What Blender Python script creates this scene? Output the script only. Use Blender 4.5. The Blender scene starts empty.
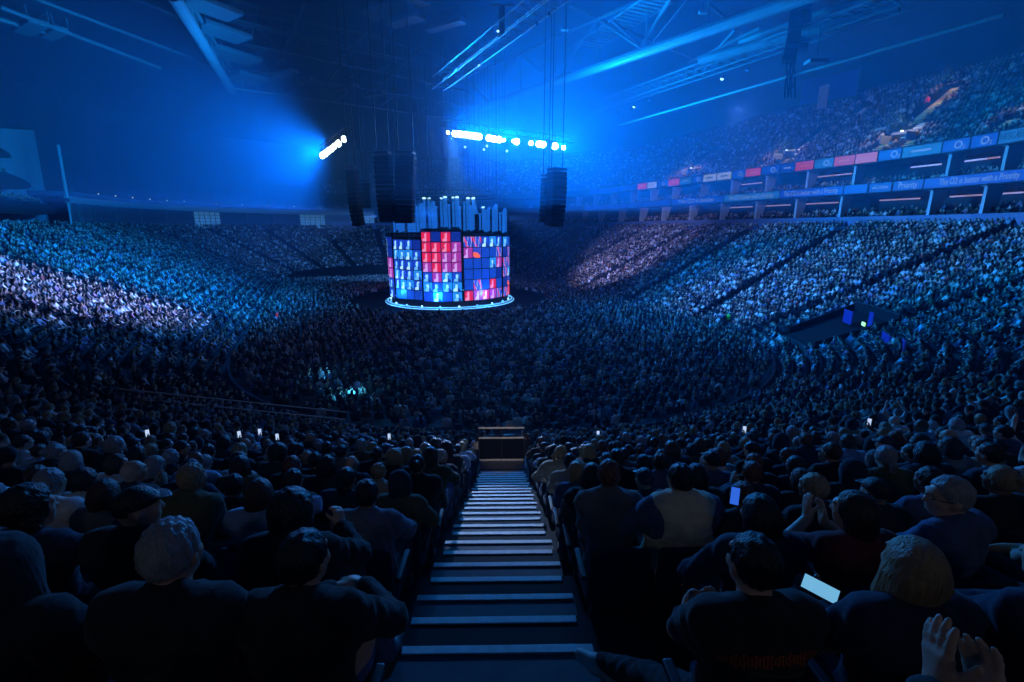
import bpy, bmesh, math, random
import numpy as np
from mathutils import Matrix, Vector
random.seed(7); rng = np.random.default_rng(7)
S = bpy.context.scene; C = S.collection; PI = math.pi
def v3(*a): return np.array(a, float)
def nrm(v): v = np.asarray(v, float); return v / (np.linalg.norm(v) + 1e-12)

# ------------------------------------------------------------------ camera
FPX = 470.0; PITCH = math.radians(13.5); YAW = math.radians(0.86)
CAM = v3(0.09, 0, 11.0)
_f = v3(math.sin(YAW) * math.cos(PITCH), math.cos(YAW) * math.cos(PITCH), -math.sin(PITCH))
_r = v3(math.cos(YAW), -math.sin(YAW), 0)
_u = np.cross(_r, _f)
def ray(px, py):
    return _f + _r * ((px - 512) / FPX) + _u * ((341 - py) / FPX)
def project(P):
    d = np.asarray(P, float) - CAM
    z = d @ _f
    zz = np.where(np.abs(z) < 1e-6, 1e-6, z)
    return 512 + FPX * (d @ _r) / zz, 341 - FPX * (d @ _u) / zz, z
def at_z(px, py, z):
    d = ray(px, py); return CAM + d * ((z - CAM[2]) / d[2])
def at_y(px, py, y):
    d = ray(px, py); return CAM + d * ((y - CAM[1]) / d[1])
cd = bpy.data.cameras.new('camera'); cam = bpy.data.objects.new('camera', cd); C.objects.link(cam)
cd.sensor_width = 36; cd.lens = 36 * FPX / 1024; cd.clip_end = 1000; cd.clip_start = 0.05
M = Matrix(((_r[0], _u[0], -_f[0], CAM[0]), (_r[1], _u[1], -_f[1], CAM[1]), (_r[2], _u[2], -_f[2], CAM[2]), (0, 0, 0, 1)))
cam.matrix_world = M; S.camera = cam
S.view_settings.view_transform = 'Standard'; S.view_settings.look = 'None'
S.view_settings.gamma = 1; S.view_settings.use_curve_mapping = False; S.view_settings.exposure = -0.15

# ------------------------------------------------------------------ the bowl: a stadium plan, d = metres outward from the arena floor's edge
R0 = 23.0; L2 = 54.0; ARC = PI * R0
ROT = math.radians(-21.5)
YAX = v3(math.sin(ROT), math.cos(ROT), 0); XAX = v3(math.cos(ROT), -math.sin(ROT), 0)
CN = v3(0, 45, 0)                       # centre of the near half circle
def A2W(X, Y): return CN + XAX * X + YAX * (Y + 27)
def W2A(P):
    q = np.asarray(P, float) - CN
    return q @ XAX, q @ YAX - 27
def bowl(u, d):
    """point, inward normal"""
    if u <= L2: return A2W(R0 + d, -27 + u), -XAX
    if u <= L2 + ARC:
        a = (u - L2) / R0; n = XAX * math.cos(a) + YAX * math.sin(a)
        return A2W(0, 27) + n * (R0 + d), -n
    if u <= 2 * L2 + ARC: return A2W(-R0 - d, 27 - (u - L2 - ARC)), XAX
    a = PI + (u - 2 * L2 - ARC) / R0; n = XAX * math.cos(a) + YAX * math.sin(a)
    return CN + n * (R0 + d), -n
UTOT = 2 * L2 + 2 * ARC
_c = -v3(0, 1, 0); _ang = math.atan2(_c @ YAX, _c @ XAX) % (2 * PI)
UCAM = 2 * L2 + ARC + (_ang - PI) * R0
def uz(u): return u % UTOT
def u_of(P):
    X, Y = W2A(P)
    if Y > 27: return L2 + math.atan2(Y - 27, X) * R0
    if Y < -27: return 2 * L2 + ARC + ((math.atan2(Y + 27, X) % (2 * PI)) - PI) * R0
    return Y + 27 if X > 0 else L2 + ARC + 27 - Y
def tier_z(d): return -0.25 + 0.4286 * d
def row_d(m): return 21.34 - 0.84 * m           # hips of the people in row m (m = 0 is the row just ahead of the camera row)
def on_offset(px, py, d):
    """first hit of the pixel ray with the vertical surface at offset d"""
    r = ray(px, py); lo = None
    def f(t):
        X, Y = W2A(CAM + r * t); Yc = min(max(Y, -27), 27)
        return math.hypot(X, Y - Yc) - (R0 + d)
    ts = np.linspace(3, 220, 900); prev = f(ts[0])
    for a, b in zip(ts[:-1], ts[1:]):
        g = f(b)
        if prev < 0 <= g:
            for _ in range(40):
                m_ = (a + b) / 2
                if f(m_) < 0: a = m_
                else: b = m_
            return CAM + r * a
        prev = g
    return None

def on_tier(px, py, h):
    """first point on the pixel ray that lies h above the stepped lower bowl (or the floor)"""
    r = ray(px, py)
    for t in np.arange(3, 220, .05):
        p = CAM + r * t; X, Y = W2A(p); d = math.hypot(X, Y - min(max(Y, -27), 27)) - R0
        if p[2] <= (tier_z(d) if d > 2.6 else 0) + h: return p
# ------------------------------------------------------------------ materials
def mat(name, col=(.1, .1, .1), rough=.7, metal=0, emit=None, strength=0, noise=.15, scale=8, bump=0, objcol=False, attr=None, spec=.5, sheen=0, stretch=None):
    m = bpy.data.materials.new(name); m.use_nodes = True; nt = m.node_tree; N = nt.nodes; L = nt.links
    b = N['Principled BSDF']
    b.inputs['Roughness'].default_value = rough; b.inputs['Metallic'].default_value = metal
    b.inputs['Specular IOR Level'].default_value = spec
    if sheen: b.inputs['Sheen Weight'].default_value = sheen
    if attr:
        a = N.new('ShaderNodeAttribute'); a.attribute_name = attr; src = a.outputs['Color']
    elif objcol:
        a = N.new('ShaderNodeObjectInfo'); src = a.outputs['Color']
    else:
        a = N.new('ShaderNodeRGB'); a.outputs[0].default_value = (*col, 1); src = a.outputs[0]
    if noise:
        tc = N.new('ShaderNodeTexCoord'); nz = N.new('ShaderNodeTexNoise'); nz.inputs['Scale'].default_value = scale; nz.inputs['Detail'].default_value = 4
        if stretch:
            mp = N.new('ShaderNodeMapping'); mp.inputs['Scale'].default_value = stretch; L.new(tc.outputs['Object'], mp.inputs['Vector']); L.new(mp.outputs[0], nz.inputs['Vector'])
        else: L.new(tc.outputs['Object'], nz.inputs['Vector'])
        mr = N.new('ShaderNodeMapRange'); mr.inputs[3].default_value = 1 - noise; mr.inputs[4].default_value = 1 + noise
        L.new(nz.outputs['Fac'], mr.inputs[0])
        vm = N.new('ShaderNodeVectorMath'); vm.operation = 'MULTIPLY'
        L.new(src, vm.inputs[0]); L.new(mr.outputs[0], vm.inputs[1]); src = vm.outputs[0]
        if bump:
            bp = N.new('ShaderNodeBump'); bp.inputs['Strength'].default_value = bump; bp.inputs['Distance'].default_value = .02
            L.new(nz.outputs['Fac'], bp.inputs['Height']); L.new(bp.outputs[0], b.inputs['Normal'])
    L.new(src, b.inputs['Base Color'])
    if emit is not None:
        if emit == 'attr': L.new(a.outputs['Color'], b.inputs['Emission Color'])
        else: b.inputs['Emission Color'].default_value = (*emit, 1)
        b.inputs['Emission Strength'].default_value = strength
    return m
MT = {}
def mk(name, *a, **k): MT[name] = mat(name, *a, **k); return MT[name]
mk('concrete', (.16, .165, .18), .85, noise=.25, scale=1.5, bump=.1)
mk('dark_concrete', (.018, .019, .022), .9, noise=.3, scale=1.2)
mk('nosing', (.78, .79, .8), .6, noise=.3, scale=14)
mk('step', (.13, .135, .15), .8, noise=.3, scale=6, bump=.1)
mk('black_floor', (.012, .012, .014), .8, noise=.2)
mk('roof_fabric', (.035, .036, .042), .9, noise=.3, scale=.15)
mk('steel', (.17, .18, .2), .5, .2, noise=.2, scale=2)
mk('pale_steel', (.2, .22, .25), .45, .1, noise=.15, scale=2)
mk('dark_steel', (.04, .042, .05), .5, .3, noise=.2)
mk('aluminium', (.33, .35, .38), .4, .3, noise=.1)
mk('black_metal', (.010, .010, .012), .6, 0, noise=.2, spec=.15)
mk('fascia', (.12, .16, .3), .5, noise=.1)
mk('suite_wall', (.02, .022, .03), .8, noise=.2)
mk('column', (.5, .55, .62), .5, noise=.1)
mk('glazing', (.10, .14, .2), .25, noise=.15, scale=.8)
mk('pale_panel', (.42, .48, .56), .6, noise=.1)
mk('window_grid', (.62, .66, .7), .5, noise=.1, emit=(.12, .5, 1), strength=.12)
mk('seat_plastic', (.018, .02, .03), .5, noise=.2)
mk('seat_fabric', (.02, .024, .045), .95, noise=.25, scale=60, bump=.1)
mk('rail', (.8, .76, .7), .35, 0, noise=.1)
mk('cloth', objcol=True, rough=.92, noise=.28, scale=22, bump=.25, sheen=.08)
mk('denim', objcol=True, rough=.95, noise=.25, scale=40, bump=.15)
mk('skin', objcol=True, rough=.5, noise=.12, scale=30, bump=.05)
mk('hair', objcol=True, rough=.42, noise=.6, scale=90, bump=.7, stretch=(1, 1, .12))
mk('shoe', objcol=True, rough=.6, noise=.15, scale=20)
mk('crowd', attr='tint', rough=.85, noise=0)
mk('lens', (.9, .95, 1), .3, noise=.02, emit=(.75, .92, 1), strength=30)
mk('small_lens', (.9, .95, 1), .3, noise=.02, emit=(.35, .75, 1), strength=2.2)
mk('display', attr='tint', rough=.4, noise=0, emit='attr', strength=1.35)
mk('phone_body', (.01, .01, .012), .3, noise=.05)
mk('phone_screen', (.3, .5, .8), .2, noise=.3, scale=30, emit=(.22, .62, .95), strength=.8); mk('phone_blue', (.1, .2, .6), .2, noise=.3, scale=30, emit=(.03, .14, .75), strength=1.0)
mk('phone_white', (.8, .8, .9), .2, noise=.2, scale=30, emit=(.55, .7, 1), strength=1.0)
mk('cup_plastic', (.35, .45, .6), .2, noise=.05)
mk('deck_light', (.5, .8, 1), .3, noise=.05, emit=(.12, .5, 1), strength=1.6)
mk('counter_light', (.8, .75, .9), .3, noise=.05, emit=(.75, .6, .95), strength=.38)
mk('exit_green', (.1, .8, .3), .3, noise=.02, emit=(.35, 1, .35), strength=1.6)
mk('red_sign', (.8, .1, .1), .3, noise=.02, emit=(.9, .05, .1), strength=.25)
mk('tube', (.22, .36, .62), .35, noise=.1, scale=3, emit=(.01, .16, .75), strength=1.0); MT['tube'].node_tree.nodes['Principled BSDF'].inputs['Alpha'].default_value = .38
mk('yellow_lit_step', (.62, .52, .26), .7, noise=.25, scale=1.5)  # yellow light falling on the steps is put into their colour
mk('hi_vis', (.35, .8, .12), .8, noise=.1)
mk('curtain', (.03, .07, .38), .9, noise=.2, scale=.6)
mk('pale_curtain', (.35, .45, .6), .9, noise=.15, scale=.6)
def board_mat(name, col, s): return mk(name, tuple(c * .4 for c in col), .4, noise=.06, scale=.5, emit=col, strength=s)

# ------------------------------------------------------------------ mesh collecting
class MB:
    def __init__(s): s.v = []; s.f = []; s.n = 0; s.col = []
    def add(s, v, f, col=None):
        v = np.asarray(v, float)
        s.v.append(v); s.f.extend([tuple(int(i) + s.n for i in q) for q in f]); s.n += len(v)
        if col is not None: s.col.append(np.tile(np.array([*col, 1.0]), (len(v), 1)))
        return s
    def box(s, c, size, R=None, col=None):
        x, y, z = np.array(size) / 2
        v = np.array([[-x, -y, -z], [x, -y, -z], [x, y, -z], [-x, y, -z], [-x, -y, z], [x, -y, z], [x, y, z], [-x, y, z]])
        if R is not None: v = v @ np.asarray(R).T
        return s.add(v + np.asarray(c), [(0, 3, 2, 1), (4, 5, 6, 7), (0, 1, 5, 4), (1, 2, 6, 5), (2, 3, 7, 6), (3, 0, 4, 7)], col)
    def rbox(s, c, size, r=.01, R=None):
        bm = bmesh.new(); bmesh.ops.create_cube(bm, size=1)
        for v in bm.verts: v.co = Vector((v.co.x * size[0], v.co.y * size[1], v.co.z * size[2]))
        bmesh.ops.bevel(bm, geom=bm.edges[:], offset=r, segments=2, affect='EDGES', profile=.5)
        bm.verts.index_update(); v = np.array([q.co[:] for q in bm.verts]); f = [[q.index for q in g.verts] for g in bm.faces]; bm.free()
        if R is not None: v = v @ np.asarray(R).T
        return s.add(v + np.asarray(c), f)
    def tube(s, pts, r, n=8, cap=True):
        pts = [np.asarray(p, float) for p in pts]; k = len(pts); rr = r if hasattr(r, '__len__') else [r] * k
        V = []; ref = None
        for i in range(k):
            t = nrm(pts[min(i + 1, k - 1)] - pts[max(i - 1, 0)])
            if ref is None: ref = v3(0, 0, 1) if abs(t[2]) < .9 else v3(1, 0, 0)
            a = nrm(np.cross(t, ref)); b = np.cross(t, a); ref = np.cross(a, t) if abs(np.dot(ref, t)) > .95 else ref
            for j in range(n):
                q = 2 * PI * j / n; V.append(pts[i] + (a * math.cos(q) + b * math.sin(q)) * rr[i])
        F = [(i * n + j, i * n + (j + 1) % n, (i + 1) * n + (j + 1) % n, (i + 1) * n + j) for i in range(k - 1) for j in range(n)]
        if cap: F += [tuple(range(n))[::-1], tuple(range((k - 1) * n, k * n))]
        return s.add(V, F)
    def lathe(s, c, prof, n=24, axis=None):
        V = []; A = np.eye(3) if axis is None else frame_z(axis)
        for r, z in prof:
            for j in range(n):
                q = 2 * PI * j / n; V.append(np.asarray(c) + A @ v3(r * math.cos(q), r * math.sin(q), z))
        k = len(prof)
        F = [(i * n + j, i * n + (j + 1) % n, (i + 1) * n + (j + 1) % n, (i + 1) * n + j) for i in range(k - 1) for j in range(n)]
        F += [tuple(range(n))[::-1], tuple(range((k - 1) * n, k * n))]
        return s.add(V, F)
    def grid(s, P, col=None):
        P = np.asarray(P, float); a, b = P.shape[:2]
        F = [(i * b + j, (i + 1) * b + j, (i + 1) * b + j + 1, i * b + j + 1) for i in range(a - 1) for j in range(b - 1)]
        return s.add(P.reshape(-1, 3), F, col)
    def sweep(s, us, prof, closed=True):
        """profile [(d, z)] carried along bowl positions us"""
        P = np.array([[bowl(uz(u), d)[0] + v3(0, 0, z) for d, z in prof] for u in us])
        k = len(prof); a = len(us)
        F = []
        for i in range(a - 1):
            for j in range(k if closed else k - 1):
                j2 = (j + 1) % k; F.append((i * k + j, (i + 1) * k + j, (i + 1) * k + j2, i * k + j2))
        if closed: F += [tuple(range(k))[::-1], tuple(range((a - 1) * k, a * k))]
        return s.add(P.reshape(-1, 3), F)
    def mesh(s, name, smooth=False):
        me = bpy.data.meshes.new(name); V = np.concatenate(s.v) if s.v else np.zeros((0, 3))
        me.from_pydata(V.tolist(), [], s.f)
        if s.col:
            ca = me.color_attributes.new('tint', 'FLOAT_COLOR', 'POINT'); ca.data.foreach_set('color', np.concatenate(s.col).astype(np.float32).ravel())
        if smooth: me.polygons.foreach_set('use_smooth', [True] * len(me.polygons))
        me.update(); return me
    def build(s, name, m, parent=None, smooth=False):
        me = s.mesh(name, smooth); me.materials.append(MT[m] if isinstance(m, str) else m)
        o = bpy.data.objects.new(name, me); C.objects.link(o)
        if parent is not None: o.parent = parent
        return o
def frame_z(z):
    z = nrm(z); x = nrm(np.cross(v3(0, 1, 0) if abs(z[1]) < .9 else v3(1, 0, 0), z)); return np.stack([x, np.cross(z, x), z], 1)
def rotz(a): c, s = math.cos(a), math.sin(a); return np.array([[c, -s, 0], [s, c, 0], [0, 0, 1.]])
def rotx(a): c, s = math.cos(a), math.sin(a); return np.array([[1, 0, 0], [0, c, -s], [0, s, c]])
def roty(a): c, s = math.cos(a), math.sin(a); return np.array([[c, 0, s], [0, 1, 0], [-s, 0, c]])
def tag(o, label=None, cat=None, group=None, kind=None):
    if label: o['label'] = label
    if cat: o['category'] = cat
    if group: o['group'] = group
    if kind: o['kind'] = kind
    return o
def empty(name, loc=(0, 0, 0), label=None, cat=None, group=None, rz=0):
    o = bpy.data.objects.new(name, None); C.objects.link(o); o.location = loc; o.rotation_euler = (0, 0, rz)
    return tag(o, label, cat, group)
def inst(name, me, parent, loc=(0, 0, 0), rot=(0, 0, 0), color=None):
    o = bpy.data.objects.new(name, me); C.objects.link(o); o.parent = parent; o.location = loc; o.rotation_euler = rot
    if color is not None: o.color = (*color, 1)
    return o
def struct(o, label=None, cat=None): return tag(o, label, cat, None, 'structure')
def aim(o, target, up=None):
    d = Vector(np.asarray(target, float) - np.asarray(o.location)); o.rotation_euler = d.to_track_quat('-Z', 'Y').to_euler()
    return o
ORD = ['first', 'second', 'third', 'fourth', 'fifth', 'sixth', 'seventh', 'eighth', 'ninth', 'tenth', 'eleventh', 'twelfth', 'thirteenth', 'fourteenth', 'fifteenth', 'sixteenth', 'seventeenth', 'eighteenth', 'nineteenth', 'twentieth', 'twenty-first', 'twenty-second', 'twenty-third', 'twenty-fourth', 'twenty-fifth', 'twenty-sixth', 'twenty-seventh', 'twenty-eighth', 'twenty-ninth', 'thirtieth', 'thirty-first', 'thirty-second', 'thirty-third', 'thirty-fourth', 'thirty-fifth', 'thirty-sixth', 'thirty-seventh', 'thirty-eighth', 'thirty-ninth', 'fortieth']
# ------------------------------------------------------------------ organic shapes: blended distance field + surface nets
SKIN, HAIR, TOP, LEGS, SHOE = 0, 1, 2, 3, 4
def cone(a, b, ra, rb=None, k=.03, cls=0, flat=None):
    return dict(t='c', a=np.asarray(a, float), b=np.asarray(b, float), ra=ra, rb=ra if rb is None else rb, k=k, cls=cls, flat=flat)
def ell(c, r, k=.03, cls=0, R=None):
    return dict(t='e', c=np.asarray(c, float), r=np.asarray(r, float), k=k, cls=cls, R=R)
def grow(p, e):
    q = dict(p)
    if p['t'] == 'c': q['ra'] = p['ra'] + e; q['rb'] = p['rb'] + e
    else: q['r'] = p['r'] + e
    return q
def pdist(p, P):
    if p['t'] == 'c':
        a, b = p['a'], p['b']; ab = b - a; q = P - a
        t = np.clip((q @ ab) / (ab @ ab + 1e-9), 0, 1)
        w = q - t[..., None] * ab
        if p['flat'] is not None:
            n, f = p['flat']; w = w + ((w @ n) * (f - 1))[..., None] * n
        return np.sqrt((w * w).sum(-1)) - (p['ra'] + t * (p['rb'] - p['ra']))
    q = P - p['c']
    if p['R'] is not None: q = q @ p['R']
    k0 = np.sqrt(((q / p['r']) ** 2).sum(-1)); k1 = np.sqrt(((q / p['r'] ** 2) ** 2).sum(-1)) + 1e-9
    return k0 * (k0 - 1) / k1
def pbounds(p):
    if p['t'] == 'c':
        m = max(p['ra'], p['rb']); return np.minimum(p['a'], p['b']) - m, np.maximum(p['a'], p['b']) + m
    m = p['r'].max(); return p['c'] - m, p['c'] + m
def field(prims, h, cut=None, disp=None):
    lo = np.min([pbounds(p)[0] for p in prims], 0) - 3 * h; hi = np.max([pbounds(p)[1] for p in prims], 0) + 3 * h
    n = np.ceil((hi - lo) / h).astype(int) + 1
    F = np.full(n, 9.0, np.float32)
    ax = [lo[i] + h * np.arange(n[i]) for i in range(3)]
    for p in prims:
        a, b = pbounds(p); m = p['k'] + 2.5 * h
        i0 = np.maximum(np.floor((a - m - lo) / h).astype(int), 0); i1 = np.minimum(np.ceil((b + m - lo) / h).astype(int) + 1, n)
        sl = tuple(slice(i0[i], i1[i]) for i in range(3))
        G = np.stack(np.meshgrid(*[ax[i][sl[i]] for i in range(3)], indexing='ij'), -1)
        d = pdist(p, G).astype(np.float32); A = F[sl]
        if p.get('sub'): F[sl] = np.maximum(A, -d); continue
        k = p['k']; hh = np.maximum(k - np.abs(A - d), 0) / k
        F[sl] = np.minimum(A, d) - hh * hh * k * .25
    if cut is not None or disp is not None:
        G = np.stack(np.meshgrid(*ax, indexing='ij'), -1)
        if disp is not None: F = F + disp(G).astype(np.float32)
        if cut is not None: F = np.maximum(F, cut(G).astype(np.float32))
    return F, lo
def nets(F, lo, h):
    nx, ny, nz = F.shape; ins = F < 0
    cnt = np.zeros((nx - 1, ny - 1, nz - 1), np.int32); acc = np.zeros((nx - 1, ny - 1, nz - 1, 3), np.float32)
    cs = [(i, j, k) for i in (0, 1) for j in (0, 1) for k in (0, 1)]
    def sl(c): return F[c[0]:nx - 1 + c[0], c[1]:ny - 1 + c[1], c[2]:nz - 1 + c[2]]
    for a in cs:
        for ax in range(3):
            if a[ax] == 1: continue
            b = list(a); b[ax] = 1
            A, B = sl(a), sl(b); m = (A < 0) != (B < 0)
            t = A[m] / (A[m] - B[m]); w = np.tile(np.array(a, np.float32), (len(t), 1)); w[:, ax] += t
            cnt[m] += 1; acc[m] += w
    act = cnt > 0; idx = np.full(act.shape, -1, np.int64); idx[act] = np.arange(act.sum())
    V = (np.argwhere(act) + acc[act] / cnt[act][:, None]) * h + lo
    Q = []
    for ax in range(3):
        o1, o2 = [(1, 2), (2, 0), (0, 1)][ax]
        s0 = [slice(None)] * 3; s1 = [slice(None)] * 3; s0[ax] = slice(0, -1); s1[ax] = slice(1, None)
        for s in (s0, s1):
            s[o1] = slice(1, -1); s[o2] = slice(1, -1)
        m = ins[tuple(s0)] != ins[tuple(s1)]; e = np.argwhere(m)
        off = np.zeros(3, int); off[o1] = 1; off[o2] = 1; e = e + off
        flip = ins[tuple(s0)][m]
        def I(a, b):
            q = e.copy(); q[:, o1] -= a; q[:, o2] -= b; return idx[q[:, 0], q[:, 1], q[:, 2]]
        q = np.stack([I(1, 1), I(0, 1), I(0, 0), I(1, 0)], 1)
        q[~flip] = q[~flip][:, ::-1]; Q.append(q)
    return V, np.concatenate(Q)
def np_mesh(name, V, Q, smooth=True):
    me = bpy.data.meshes.new(name); n = len(Q)
    me.vertices.add(len(V)); me.vertices.foreach_set('co', np.asarray(V, np.float32).ravel())
    k = Q.shape[1]; me.loops.add(n * k); me.loops.foreach_set('vertex_index', np.asarray(Q, np.int32).ravel())
    me.polygons.add(n); me.polygons.foreach_set('loop_start', np.arange(0, n * k, k, dtype=np.int32)); me.polygons.foreach_set('loop_total', np.full(n, k, np.int32))
    if smooth: me.polygons.foreach_set('use_smooth', np.ones(n, bool))
    me.update(calc_edges=True); return me
def blob(name, prims, h, m, cut=None, disp=None):
    V, Q = nets(*field(prims, h, cut, disp), h); me = np_mesh(name, V, Q); me.materials.append(MT[m]); return me

# ------------------------------------------------------------------ people.  local frame: seat point on the floor at 0, facing +Y, z up
def limb_solve(a, c, l1, l2, hint):
    """elbow / knee between a and c"""
    a, c = np.asarray(a, float), np.asarray(c, float); d = c - a; D = np.linalg.norm(d)
    if D > (l1 + l2) * .999: c = a + d / D * (l1 + l2) * .999; d = c - a; D = np.linalg.norm(d)
    x = (l1 * l1 - l2 * l2 + D * D) / (2 * D); y = math.sqrt(max(l1 * l1 - x * x, 0)); n = d / D
    hv = np.asarray(hint, float); hv = nrm(hv - (hv @ n) * n); return a + n * x + hv * y, c
def hand_prims(w, dr, pn, side, curl=.3, spread=.25, cls=SKIN, sc=1.0):
    """w wrist, dr direction of the fingers, pn palm normal (the way the palm faces), side +1 when the thumb lies along dr x pn"""
    dr = nrm(dr); pn = nrm(pn - (np.asarray(pn) @ dr) * dr); lat = np.cross(dr, pn) * side
    P = []; pl = .088 * sc
    P.append(cone(w, w + dr * .025 * sc, .024 * sc, .026 * sc, .02, cls, (pn, 1.3)))
    for o in (-.026, -.009, .009, .025):
        P.append(cone(w + dr * .02 * sc + lat * o * .7 * sc, w + dr * pl + lat * o * sc, .016 * sc, .0125 * sc, .018, cls))
    P.append(cone(w + dr * .02 * sc + lat * .018 * sc + pn * .008 * sc, w + dr * .05 * sc + lat * .034 * sc + pn * .012 * sc, .017 * sc, .013 * sc, .015, cls))
    for i, (o, ln) in enumerate(zip((.027, .009, -.010, -.027), (.070, .079, .073, .056))):
        b = w + dr * pl + lat * o * sc; ang = curl * .6; sp = spread * (o / .03) * .35
        d0 = nrm(dr * math.cos(ang) + pn * math.sin(ang) + lat * sp)
        d1 = nrm(dr * math.cos(ang + curl) + pn * math.sin(ang + curl) + lat * sp * .8)
        d2 = nrm(dr * math.cos(ang + 1.8 * curl) + pn * math.sin(ang + 1.8 * curl) + lat * sp * .5)
        p1 = b + d0 * ln * .45 * sc; p2 = p1 + d1 * ln * .32 * sc; p3 = p2 + d2 * ln * .26 * sc
        P += [cone(b, p1, .0103 * sc, .0094 * sc, .006, cls), cone(p1, p2, .0094 * sc, .0088 * sc, .005, cls), cone(p2, p3, .0088 * sc, .0072 * sc, .005, cls)]
    t0 = w + dr * .045 * sc + lat * .033 * sc + pn * .012 * sc; td = nrm(dr * .75 + lat * .55 + pn * .25); t1 = t0 + td * .036 * sc; t2 = t1 + nrm(td + dr * .3 + pn * .15) * .03 * sc
    P += [cone(t0, t1, .0125 * sc, .011 * sc, .008, cls), cone(t1, t2, .011 * sc, .0085 * sc, .006, cls)]
    return P
def head_prims(H, detail=True):
    """H 4x4-like (R, t); local: face +Y, centre of the skull 0"""
    R, t = H
    def T(x, y, z): return R @ v3(x, y, z) + t
    P = [ell(T(0, -.012, .022), (.076, .094, .092), .03, SKIN, R), ell(T(0, .022, -.035), (.06, .068, .078), .03, SKIN, R),
         cone(T(-.022, .052, -.078), T(.022, .052, -.078), .022, .022, .03, SKIN)]
    if detail:
        P += [cone(T(0, .088, .012), T(0, .104, -.026), .009, .0135, .016, SKIN), ell(T(0, .085, .03), (.05, .014, .014), .02, SKIN, R),
              ell(T(0, .081, -.056), (.024, .012, .011), .012, SKIN, R)]
        for s in (-1, 1):
            e = ell(T(s * .031, .094, .008), (.017, .014, .010), .01, SKIN, R); e['sub'] = 1; P.append(e)
            P.append(ell(T(s * .031, .078, .007), (.0125, .0125, .0115), .006, SKIN, R))
            P.append(ell(T(s * .077, -.006, -.006), (.012, .021, .031), .01, SKIN, R @ rotz(s * .35)))
            P.append(ell(T(s * .042, .06, -.022), (.022, .022, .02), .03, SKIN, R))
    return P
HAIRS = {}
def hair_prims(style):
    e = lambda c, r, k=.02: ell(c, r, k, HAIR)
    cap = [e((0, -.016, .028), (.086, .104, .103))]
    if style == 'short': return cap
    if style == 'spiky': return [e((0, -.012, .036), (.089, .107, .108))]
    if style == 'bob':
        return [e((0, -.018, .022), (.097, .112, .112)), cone((-.068, -.01, -.03), (-.078, -.005, -.135), .04, .036, .03, HAIR), cone((.068, -.01, -.03), (.078, -.005, -.135), .04, .036, .03, HAIR),
                cone((0, -.07, -.02), (0, -.075, -.13), .06, .05, .05, HAIR), cone((-.05, -.06, -.02), (-.05, -.06, -.14), .05, .042, .04, HAIR), cone((.05, -.06, -.02), (.05, -.06, -.14), .05, .042, .04, HAIR)]
    if style == 'long':
        return [e((0, -.018, .025), (.092, .108, .108)), cone((-.06, -.03, -.02), (-.075, -.05, -.25), .042, .04, .03, HAIR), cone((.06, -.03, -.02), (.075, -.05, -.25), .042, .04, .03, HAIR),
                cone((0, -.07, 0), (0, -.115, -.33), .06, .045, .06, HAIR), cone((-.04, -.06, 0), (-.05, -.105, -.31), .05, .036, .05, HAIR), cone((.04, -.06, 0), (.05, -.105, -.31), .05, .036, .05, HAIR)]
    if style == 'bun': return cap + [e((0, -.115, .075), (.042, .042, .04), .012)]
    if style == 'ponytail': return cap + [cone((0, -.11, .05), (0, -.15, .0), .022, .03, .01, HAIR), cone((0, -.15, .0), (0, -.14, -.17), .032, .014, .02, HAIR)]
    if style == 'curly': return [e((0, -.02, .04), (.115, .125, .122)), cone((-.07, -.03, -.03), (-.075, -.03, -.09), .05, .045, .03, HAIR), cone((.07, -.03, -.03), (.075, -.03, -.09), .05, .045, .03, HAIR)]
    if style == 'cap': return [e((0, -.01, .036), (.087, .106, .098)), cone((-.04, .09, .052), (.04, .09, .052), .03, .03, .02, HAIR, (v3(0, .25, .97), 5.0)), cone((-.03, .125, .044), (.03, .125, .044), .03, .03, .03, HAIR, (v3(0, .3, .95), 5.0))]
    if style == 'hood': return [e((0, -.03, .02), (.108, .125, .132)), cone((-.05, -.03, -.06), (-.07, -.03, -.15), .065, .06, .05, HAIR), cone((.05, -.03, -.06), (.07, -.03, -.15), .065, .06, .05, HAIR), cone((0, -.06, -.05), (0, -.07, -.15), .075, .07, .05, HAIR)]
def hair_cut(style):
    def f(G):
        x, y, z = G[..., 0], G[..., 1], G[..., 2]
        if style in ('short', 'spiky', 'bun', 'ponytail'): 
            a = y - (.062 + .55 * (z - .05)); b = -(z + .045 + .35 * np.maximum(-(y + .02), 0)); 
            return np.maximum(np.maximum(a * .8, np.where(y > -.02, -(z - .005), b)) , -9) * .9 if style != 'x' else a
        if style == 'cap': return -(z - .03 + np.where(y < -.05, .03, 0))
        if style in ('bob', 'long', 'curly'): return np.maximum((y - (.055 + .5 * np.maximum(z - .04, 0))), -9) if True else None
        return y - .062
    return f
def hair_disp(style):
    amp = {'short': .0045, 'spiky': .006, 'bob': .0022, 'long': .003, 'bun': .003, 'ponytail': .003, 'curly': .008, 'cap': 0, 'hood': .002}[style]
    def f(G):
        x, y, z = G[..., 0], G[..., 1], G[..., 2]
        if style == 'curly': return amp * np.sin(95 * x + 3 * np.sin(40 * z)) * np.sin(90 * y + 1) * np.sin(85 * z)
        if style == 'spiky': return amp * (np.sin(150 * x + 30 * z) * np.sin(140 * y + 40 * x) * .8 + .5 * np.sin(210 * x - 90 * y) * np.sin(160 * z))
        a = np.arctan2(x, -(y + .02)); w = np.clip((.115 - z) / .06, 0, 1); return amp * w * (np.sin(34 * a + 2 * np.sin(9 * z)) * (.6 + .4 * np.sin(13 * a + 6 * z)) + .5 * np.sin(61 * a + 4 * z)) + amp * (1 - w) * np.sin(120 * x) * np.sin(90 * y)
    return f
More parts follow.
